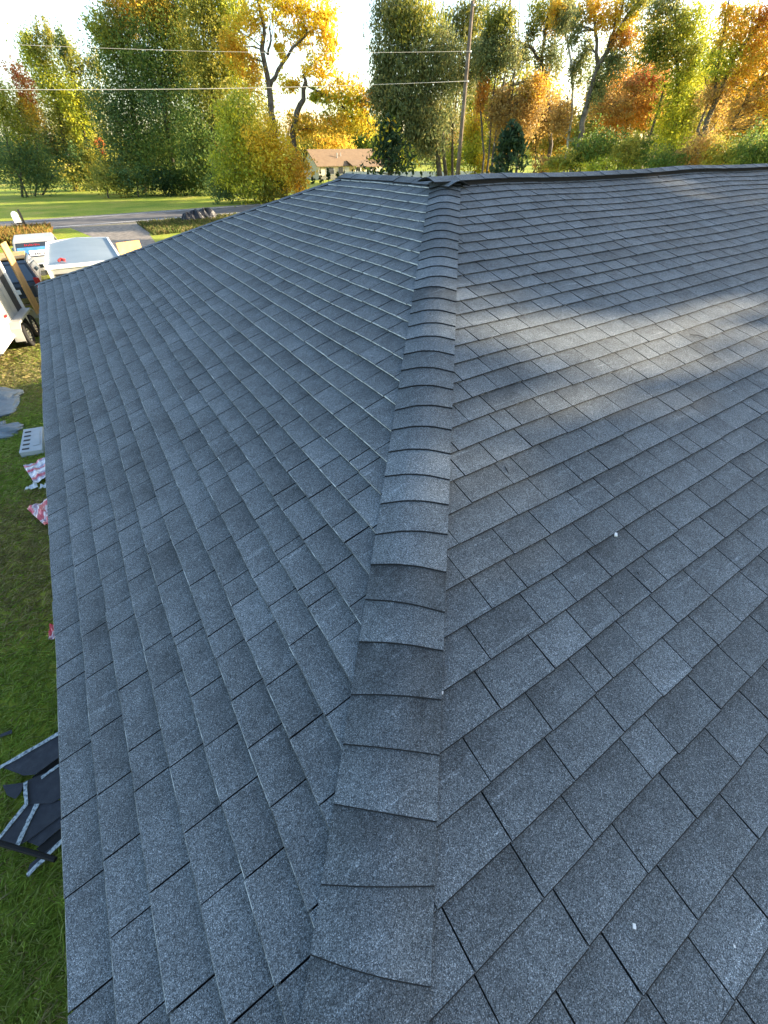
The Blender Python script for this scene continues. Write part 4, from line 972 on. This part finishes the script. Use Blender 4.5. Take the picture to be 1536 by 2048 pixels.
rq("blue_graphic", -0.80, 0.80, 0.30, 0.66, M_BLU, 0.018); rq("white_band", -0.35, 0.80, 0.14, 0.46, M_WHITE, 0.024)
for i in range(9): rq("red_letter", -0.45+i*0.075, -0.415+i*0.075, 0.74+0.02*(i % 2), 0.85-0.02*(i % 3), M_RED, 0.020)
for i in range(10):
    if i not in (3, 6): rq("number_mark", -0.15+i*0.085, -0.10+i*0.085, 0.18, 0.30, M_PRT, 0.030)
# yellow sunlit board right of the cargo trailer
P4 = [at(231, 486, 21), at(277, 480, 21.6), at(278, 520, 21.6), at(243, 524, 21)]
nn = np.cross(P4[1]-P4[0], P4[2]-P4[1]); nn /= np.linalg.norm(nn)
for p, s_ in zip(P4, (0, 0, 1, 1)):
    if s_: p[2] = 0.0
P4[2][:2] = P4[1][:2]; P4[3][:2] = P4[0][:2]
nn = np.cross(P4[1]-P4[0], P4[2]-P4[1]); nn /= np.linalg.norm(nn)
mb = MB(); mb.prism(P4, nn, 0.03); tag(mb.build("thin_sheet", M_PLY), "yellow sunlit plywood sheet standing beside the silver-roofed trailer", "board")

# ------------------------------------------------------------------ mailbox, weeds, rubbish bags by the road
mbase = gp(58, 466); Dm = math.hypot(mbase[0]-CAM[0], mbase[1]-CAM[1])
mx_ = thing("mailbox", tuple(mbase), "white mailbox on a dark post at the road edge", "mailbox")
zt_ = at(33, 419, Dm)[2]
mb = MB(); mb.box(mbase+np.array([0, 0, zt_/2]), (0.14, 0.14, zt_)); mb.build("post", M_DARK, mx_)
mb = MB(); c = mbase+np.array([-0.34, 0.0, zt_-0.52]); pr = []
for k in range(9): th = math.pi*k/8; pr.append((0.20*math.cos(th), 0.22+0.20*math.sin(th)))
pr = [(0.20, -0.22)]+pr+[(-0.20, -0.22)]
mb.prism([c+np.array([x, -0.28, z]) for x, z in pr], (0, -1, 0), 0.56); mb.build("box", M_WHITE, mx_)
mb = MB(); mb.box(mbase+np.array([-0.2, 0, zt_-0.80]), (0.5, 0.1, 0.06)); mb.build("bracket", M_DARK, mx_)

def blades(name, X, Y, Z, Hh, Wd, Kc, lean=0.5, label=None, parent=None):
    n = len(X); th = rng.uniform(0, 6.283, n); e = np.stack([np.cos(th), np.sin(th), np.zeros(n)], 1)
    s = np.stack([-np.sin(th), np.cos(th), np.zeros(n)], 1); b = np.stack([X, Y, Z], 1)
    ln_ = (rng.uniform(0.1, 1.0, n)*lean*Hh)[:, None]; up = np.array([0, 0, 1.0])
    m_ = b+e*ln_*0.3+up*(Hh*0.6)[:, None]; t_ = b+e*ln_+up*(Hh*rng.uniform(0.75, 1.0, n))[:, None]
    w = (Wd*0.5)[:, None]
    V = np.stack([b-s*w, b+s*w, m_+s*w*0.8, t_, m_-s*w*0.8], 1)
    me = bpy.data.meshes.new(name); me.vertices.add(5*n); me.vertices.foreach_set("co", V.astype(np.float32).ravel())
    me.loops.add(5*n); me.loops.foreach_set("vertex_index", np.arange(5*n, dtype=np.int32))
    me.polygons.add(n); me.polygons.foreach_set("loop_start", np.arange(0, 5*n, 5, dtype=np.int32)); me.update(calc_edges=True)
    a_ = me.attributes.new("col", 'FLOAT_COLOR', 'POINT'); cc = np.ones((n, 5, 4), np.float32); cc[:, :, :3] = Kc[:, None]; a_.data.foreach_set("color", cc.ravel())
    me.materials.append(M_LEAF); o = new_obj(name, me); o["kind"] = "stuff"
    if label: o["label"] = label
    return o
def pick(cols, n, w=None):
    P = np.array(cols); return P[rng.choice(len(P), n, p=w)]*rng.uniform(0.7, 1.3, (n, 1))
# lawn blades along the left eave
n = 75000
X = rng.uniform(-7.3, -5.0, n); Y = -4.2+20.5*rng.random(n)**1.25; 
pt = np.sin(1.3*X+0.9*Y)+np.sin(2.7*Y-1.9*X+1.0)*0.7+rng.normal(size=n)*0.7
straw = np.clip(1-np.abs(Y-2.2)/2.1, 0, 1)*1.9+np.clip((Y-5)/6, 0, 0.7)+pt*0.35
G_ = pick([(0.40, 0.54, 0.10), (0.47, 0.58, 0.12), (0.34, 0.48, 0.08), (0.54, 0.60, 0.20)], n)
S_ = pick([(0.55, 0.46, 0.22), (0.60, 0.51, 0.28), (0.42, 0.36, 0.15), (0.46, 0.44, 0.15)], n)
f_ = np.clip(straw, 0.03, 0.92)[:, None] > rng.random((n, 1)); K_ = np.where(f_, S_, G_)
blades("lawn_grass", X, Y, np.zeros(n), rng.uniform(0.03, 0.075, n), rng.uniform(0.005, 0.009, n), K_, 2.6, "green and straw-coloured lawn grass below the left eave")
n = 7000
c = gp(40, 482); X = c[0]+1.9-5.5*rng.random(n); Y = 34.5+rng.random(n)*6.2
blades("tall_weeds", X, Y, np.zeros(n), rng.uniform(0.25, 0.75, n), rng.uniform(0.025, 0.05, n), pick([(0.40, 0.26, 0.06), (0.30, 0.24, 0.06), (0.36, 0.20, 0.07), (0.20, 0.20, 0.05)], n), 0.6, "golden dry weeds along the roadside near the mailbox")
n = 9000
c = gp(360, 458); X = rng.uniform(1.5, 12, n); Y = 34+rng.random(n)*7+(X-2)*0.1
blades("roadside_grass", X, Y, np.zeros(n), rng.uniform(0.12, 0.4, n), rng.uniform(0.03, 0.06, n), pick([(0.10, 0.14, 0.03), (0.16, 0.18, 0.05), (0.24, 0.20, 0.08)], n), 0.7, "pale green grass between the driveway and the road")
M_BAG = noise_mat("black_plastic", [(0.3, (0.012, 0.013, 0.016)), (0.7, (0.022, 0.023, 0.027))], 5, 0.45, 0.8, 7)
def lump(name, c, r, rz, m, seed, label, cat, group=None, nu=18, nv=10, amp=0.22, flat=False, parent=None):
    q = np.random.default_rng(seed); V = []; F = []
    ph = q.uniform(0, 6.28, 8)
    for i in range(nv+1):
        t = math.pi/2*(1-i/nv)
        for k in range(nu):
            a = 2*math.pi*k/nu
            rr = 1+amp*(math.sin(3*a+ph[0])*0.5+math.sin(5*a+ph[1]+3*t)*0.35+math.sin(9*a+ph[2]+5*t)*0.2)+q.normal()*amp*0.12
            V.append((c[0]+r[0]*rr*math.cos(t)*math.cos(a), c[1]+r[1]*rr*math.cos(t)*math.sin(a), c[2]+max(0, rz*rr*math.sin(t)*(1+0.25*math.sin(4*a+ph[3])*math.cos(t)))))
    for i in range(nv):
        for k in range(nu):
            F.append((i*nu+k, (i+1)*nu+k, (i+1)*nu+(k+1) % nu, i*nu+(k+1) % nu))
    mb = MB(); mb.mesh(V, F); o = mb.build(name, m, parent)
    return tag(o, label, cat, group)
for i, (u, v, r, lab) in enumerate([(378, 440, 0.62, "dark rubbish bag at the driveway end of the roadside heap"), (394, 438, 0.75, "tall dark rubbish bag in the middle of the roadside heap"), (414, 436, 0.80, "brownish wide rubbish bag in the roadside heap"), (428, 432, 0.45, "small dark rubbish bag at the roof end of the heap")]):
    g = gp(u, v+5); lump("rubbish_bag", (g[0], g[1], 0), (r, r*0.8), r*1.0, M_BAG, 20+i, lab, "bag", nu=24, nv=9, amp=0.16)

# ------------------------------------------------------------------ things lying on the lawn by the eave
M_TARP = noise_mat("blue_grey_tarp", [(0.3, (0.09, 0.12, 0.15)), (0.6, (0.15, 0.19, 0.22)), (0.8, (0.24, 0.28, 0.31))], 3, 0.4, 0.6, 9)
g = gp(-30, 818); lump("tarp", (g[0]-0.05, g[1]+0.1, 0.0), (0.86, 0.95), 0.30, M_TARP, 5, "large blue-grey tarp heap on the lawn", "tarp", nu=40, nv=12, amp=0.16)
g = gp(-8, 868); lump("tarp", (g[0], g[1], 0.0), (0.46, 0.52), 0.16, M_TARP, 8, "small crumpled grey tarp piece beside the large tarp heap", "tarp", nu=32, nv=8, amp=0.3)
M_TRAY = noise_mat("pale_grey_plastic", [(0.3, (0.30, 0.33, 0.35)), (0.7, (0.38, 0.41, 0.43))], 4, 0.5)
cs = [gp(38, 906, 0.12), gp(84, 899, 0.12), gp(85, 853, 0.12), gp(47, 859, 0.12)]
bx = thing("slotted_panel", tuple(np.mean(cs, 0)*np.array([1, 1, 0])), "pale grey slotted plastic panel lying on the grass near the tarp", "panel")
mb = MB(); mb.prism(cs, (0, 0, 1), 0.11); mb.build("body", M_TRAY, bx)
for i in range(5):
    f = 0.12+i*0.18; l = cs[0]*(1-f)+cs[3]*f; r_ = cs[1]*(1-f)+cs[2]*f; a = l+(r_-l)*0.12; b = l+(r_-l)*0.42
    mb = MB(); mb.box((a+b)/2+np.array([0, 0, 0.003]), (np.linalg.norm(b-a), 0.05, 0.012), ax=b-a); mb.build("slot", M_DARK, bx)
mb = MB(); l = cs[0]*0.5+cs[3]*0.5; r_ = cs[1]*0.5+cs[2]*0.5; c = l+(r_-l)*0.72; mb.box(c+np.array([0, 0, 0.004]), (0.12, 0.62, 0.014)); mb.build("raised_rib", M_TRAY, bx)
def wrap_mat(name, stops, scale, ang):
    m = mat(name, (0.6, 0.3, 0.3), 0.22, 0, 0.6); b = m.node_tree.nodes["Principled BSDF"]
    g = N(m, "ShaderNodeNewGeometry"); mp = N(m, "ShaderNodeMapping"); mp.inputs["Rotation"].default_value = (0, 0, ang)
    L(m, g.outputs["Position"], mp.inputs["Vector"])
    w = N(m, "ShaderNodeTexWave"); w.inputs["Scale"].default_value = scale; w.inputs["Distortion"].default_value = 5.0; w.inputs["Detail"].default_value = 3; w.inputs["Detail Scale"].default_value = 2.0
    L(m, mp.outputs[0], w.inputs["Vector"]); r = ramp(m, stops); L(m, w.outputs["Fac"], r.inputs["Fac"]); L(m, r.outputs[0], b.inputs["Base Color"])
    return m
M_W1 = wrap_mat("wrapper_print_lilac", [(0.05, (0.55, 0.08, 0.12)), (0.25, (0.50, 0.36, 0.44)), (0.55, (0.36, 0.32, 0.44)), (0.85, (0.75, 0.72, 0.74))], 1.1, 1.1)
M_W2 = wrap_mat("wrapper_print_red", [(0.1, (0.62, 0.07, 0.10)), (0.5, (0.62, 0.18, 0.20)), (0.75, (0.80, 0.72, 0.72)), (0.95, (0.35, 0.22, 0.28))], 1.4, 0.4)
M_PAPER = noise_mat("paper", [(0.3, (0.50, 0.54, 0.58)), (0.7, (0.70, 0.73, 0.76))], 8, 0.8)
def crumpled(name, quad, m, seed, label, cat, n=12, amp=0.035, z0=0.075):
    q = np.random.default_rng(seed); ph = q.uniform(0, 6.28, 6); V = []; F = []
    P = [gp(*p, z0) for p in quad]
    for j in range(n+1):
        for i in range(n+1):
            a, b = i/n, j/n
            p = P[0]*(1-a)*(1-b)+P[1]*a*(1-b)+P[2]*a*b+P[3]*(1-a)*b
            z = amp*(math.sin(9*a+ph[0]+4*b)*0.4+math.sin(13*b-6*a+ph[1])*0.35+math.sin(21*a+ph[2])*0.2)+q.normal()*amp*0.18+amp
            V.append((p[0], p[1], p[2]+z))
    for j in range(n):
        for i in range(n):
            F.append((j*(n+1)+i, j*(n+1)+i+1, (j+1)*(n+1)+i+1, (j+1)*(n+1)+i))
    mb = MB(); mb.mesh(V, F); o = mb.build(name, m); so_ = o.modifiers.new("thick", 'SOLIDIFY'); so_.thickness = 0.003
    return tag(o, label, cat)
crumpled("plastic_wrapper", [(70, 968), (110, 952), (95, 918), (49, 935)], M_W1, 1, "lilac and red printed plastic wrapper lying next to the white scrap", "wrapper")
crumpled("plastic_wrapper", [(93, 1055), (120, 1040), (100, 998), (56, 1020)], M_W2, 2, "bright red and white plastic wrapper on the lawn by the eave", "wrapper")
crumpled("plastic_wrapper", [(100, 1282), (115, 1280), (113, 1250), (101, 1252)], M_W2, 3, "sliver of red wrapper just showing past the eave", "wrapper", n=6)
crumpled("paper_scrap", [(50, 984), (78, 977), (74, 966), (66, 972)], M_PAPER, 4, "torn white scrap beside the lilac wrapper", "paper", n=8)
crumpled("paper_scrap", [(80, 980), (96, 977), (96, 970), (84, 973)], M_PAPER, 6, "small white scrap half under the eave", "paper", n=6)
# shingle offcuts
M_FELT = noise_mat("offcut_back", [(0.3, (0.020, 0.024, 0.034)), (0.6, (0.035, 0.040, 0.052)), (0.8, (0.055, 0.06, 0.075))], 12, 0.8, 0.3, 120)
M_STRIP = noise_mat("sealant_strip", [(0.36, (0.06, 0.08, 0.10)), (0.50, (0.30, 0.35, 0.38)), (0.7, (0.50, 0.55, 0.58))], 45, 0.7)
def Z(x, y): return (x/6.207, 1430+y/6.207)
def scrap(poly, z, m, label, strips=(), tilt=0.0):
    P = [gp(*Z(*p), z+tilt*i/len(poly)) for i, p in enumerate(poly)]
    n = sum((np.cross(P[i]-P[0], P[i+1]-P[0]) for i in range(1, len(P)-1)), np.zeros(3))
    if n[2] < 0: P = P[::-1]
    o = thing("shingle_offcut", tuple(np.mean(P, 0)*np.array([1, 1, 0])), label, "shingle offcut", None)
    mb = MB(); mb.prism(P, (0, 0, 1), 0.006); mb.build("sheet", m, o)
    for a, b, w in strips:
        a_, b_ = gp(*Z(*a), z+0.012+tilt), gp(*Z(*b), z+0.012+tilt); c = (a_+b_)/2
        mb = MB(); k = 7; d = (b_-a_); s_ = np.cross(d, (0, 0, 1)); s_ /= np.linalg.norm(s_)
        up = []; dn = []
        for i in range(k+1):
            p = a_+d*i/k; up.append(p+s_*w*rng.uniform(0.35, 0.6)); dn.append(p-s_*w*rng.uniform(0.35, 0.6))
        pts = up+dn[::-1]; nn = np.cross(up[1]-up[0], dn[0]-up[0])
        mb.prism(pts if nn[2] < 0 else pts[::-1], (0, 0, 1), 0.004); mb.build("sealant_strip", M_STRIP, o)
    return o
scrap([(0, 240), (145, 180), (150, 225), (0, 275)], 0.075, M_FELT, "small lone dark offcut on the grass above the offcut heap")
scrap([(-60, 690), (800, 180), (800, 470), (430, 740), (290, 750), (20, 650)], 0.16, M_FELT, "widest grey offcut with a pale long edge on top of the heap", [((-60, 680), (790, 190), 0.035)])
scrap([(400, 770), (800, 470), (800, 600), (440, 840)], 0.10, M_DECK, "black offcut tucked under the widest grey offcut")
scrap([(300, 830), (800, 610), (800, 1000), (650, 1090), (300, 1110)], 0.115, M_FELT, "mottled charcoal offcut with a dashed pale strip", [((510, 780), (770, 590), 0.03)])
scrap([(30, 870), (300, 838), (260, 960), (190, 1040), (90, 1000)], 0.085, M_FELT, "short torn dark offcut sticking out towards the lawn")
scrap([(-40, 1580), (310, 1110), (490, 1060), (800, 1060), (800, 1220), (340, 1560), (210, 1625), (20, 1570)], 0.10, M_FELT, "large dark offcut crossed by two speckled white strips", [((-30, 1550), (500, 890), 0.035), ((210, 1620), (475, 1065), 0.04)])
scrap([(300, 835), (345, 850), (345, 1115), (300, 1115)], 0.125, M_FELT, "thin offcut edge with one white strip joining the crossed strips", [((312, 830), (325, 1120), 0.03)])
scrap([(330, 1570), (800, 1215), (800, 1360), (480, 1630)], 0.085, M_FELT, "plain dark offcut near the lower end of the heap")
scrap([(450, 1660), (800, 1370), (800, 1540), (540, 1740)], 0.07, M_DECK, "black folded offcut beside the black pole")
scrap([(370, 1850), (800, 1510), (800, 1560), (320, 2010)], 0.075, M_FELT, "narrow offcut strip lying past the black pole", [((335, 1990), (790, 1540), 0.035)])
mb = MB(); mb.tube([gp(*Z(-90, 1565), 0.24), gp(*Z(690, 1795), 0.22)], 0.020, 10)
tag(mb.build("black_pole", mat("black_steel", (0.004, 0.004, 0.005), 0.6, 0, 0.2)), "black metal pole lying across the heap of shingle offcuts", "pole")
# loose bits on the roof
M_CHIP = mat("pale_chip", (0.72, 0.70, 0.66), 0.8)
def on_L(u, v):
    d = ray(u, v); p0 = np.array([0, 0, GZ]); t_ = ((p0-CAM)@nLv)/(d@nLv); return CAM+d*t_+nLv*0.011
for (u, v, r, lab) in [(1263, 1850, 0.007, "white chip on a dark shingle on the right slope"), (1228, 1072, 0.012, "pale chip at a shingle edge in the middle of the right slope"), (1462, 1890, 0.004, "tiny pale speck right of the white chip"), (883, 1387, 0.006, "pale nail head at the right edge of the hip caps")]:
    p = on_R(u, v); mb = MB(); r *= 0.7; mb.box(p+nRv*r*0.3, (r*2.4, r*1.5, r*0.9), ax=(0.7, 0.6, 0.1)); tag(mb.build("chip", M_CHIP), lab, "chip")
M_TWIG = mat("twig", (0.02, 0.018, 0.016), 0.9)
for (a, b, lab) in [((1008, 936), (1018, 957), "curved dark twig near the hip on the right slope"), ((1271, 1147), (1277, 1157), "short dark twig on the sunlit middle of the right slope"), ((1235, 1190), (1246, 1198), "bent dark twig below the short twig"), ((1378, 672), (1410, 678), "thin dark twig on the upper right slope")]:
    p, q = on_R(*a), on_R(*b); m_ = (p+q)/2+np.array([0.006, 0.01, 0.004]); mb = MB(); mb.tube([p, m_, q], [0.0022, 0.003, 0.0018], 5); tag(mb.build("twig", M_TWIG), lab, "twig")
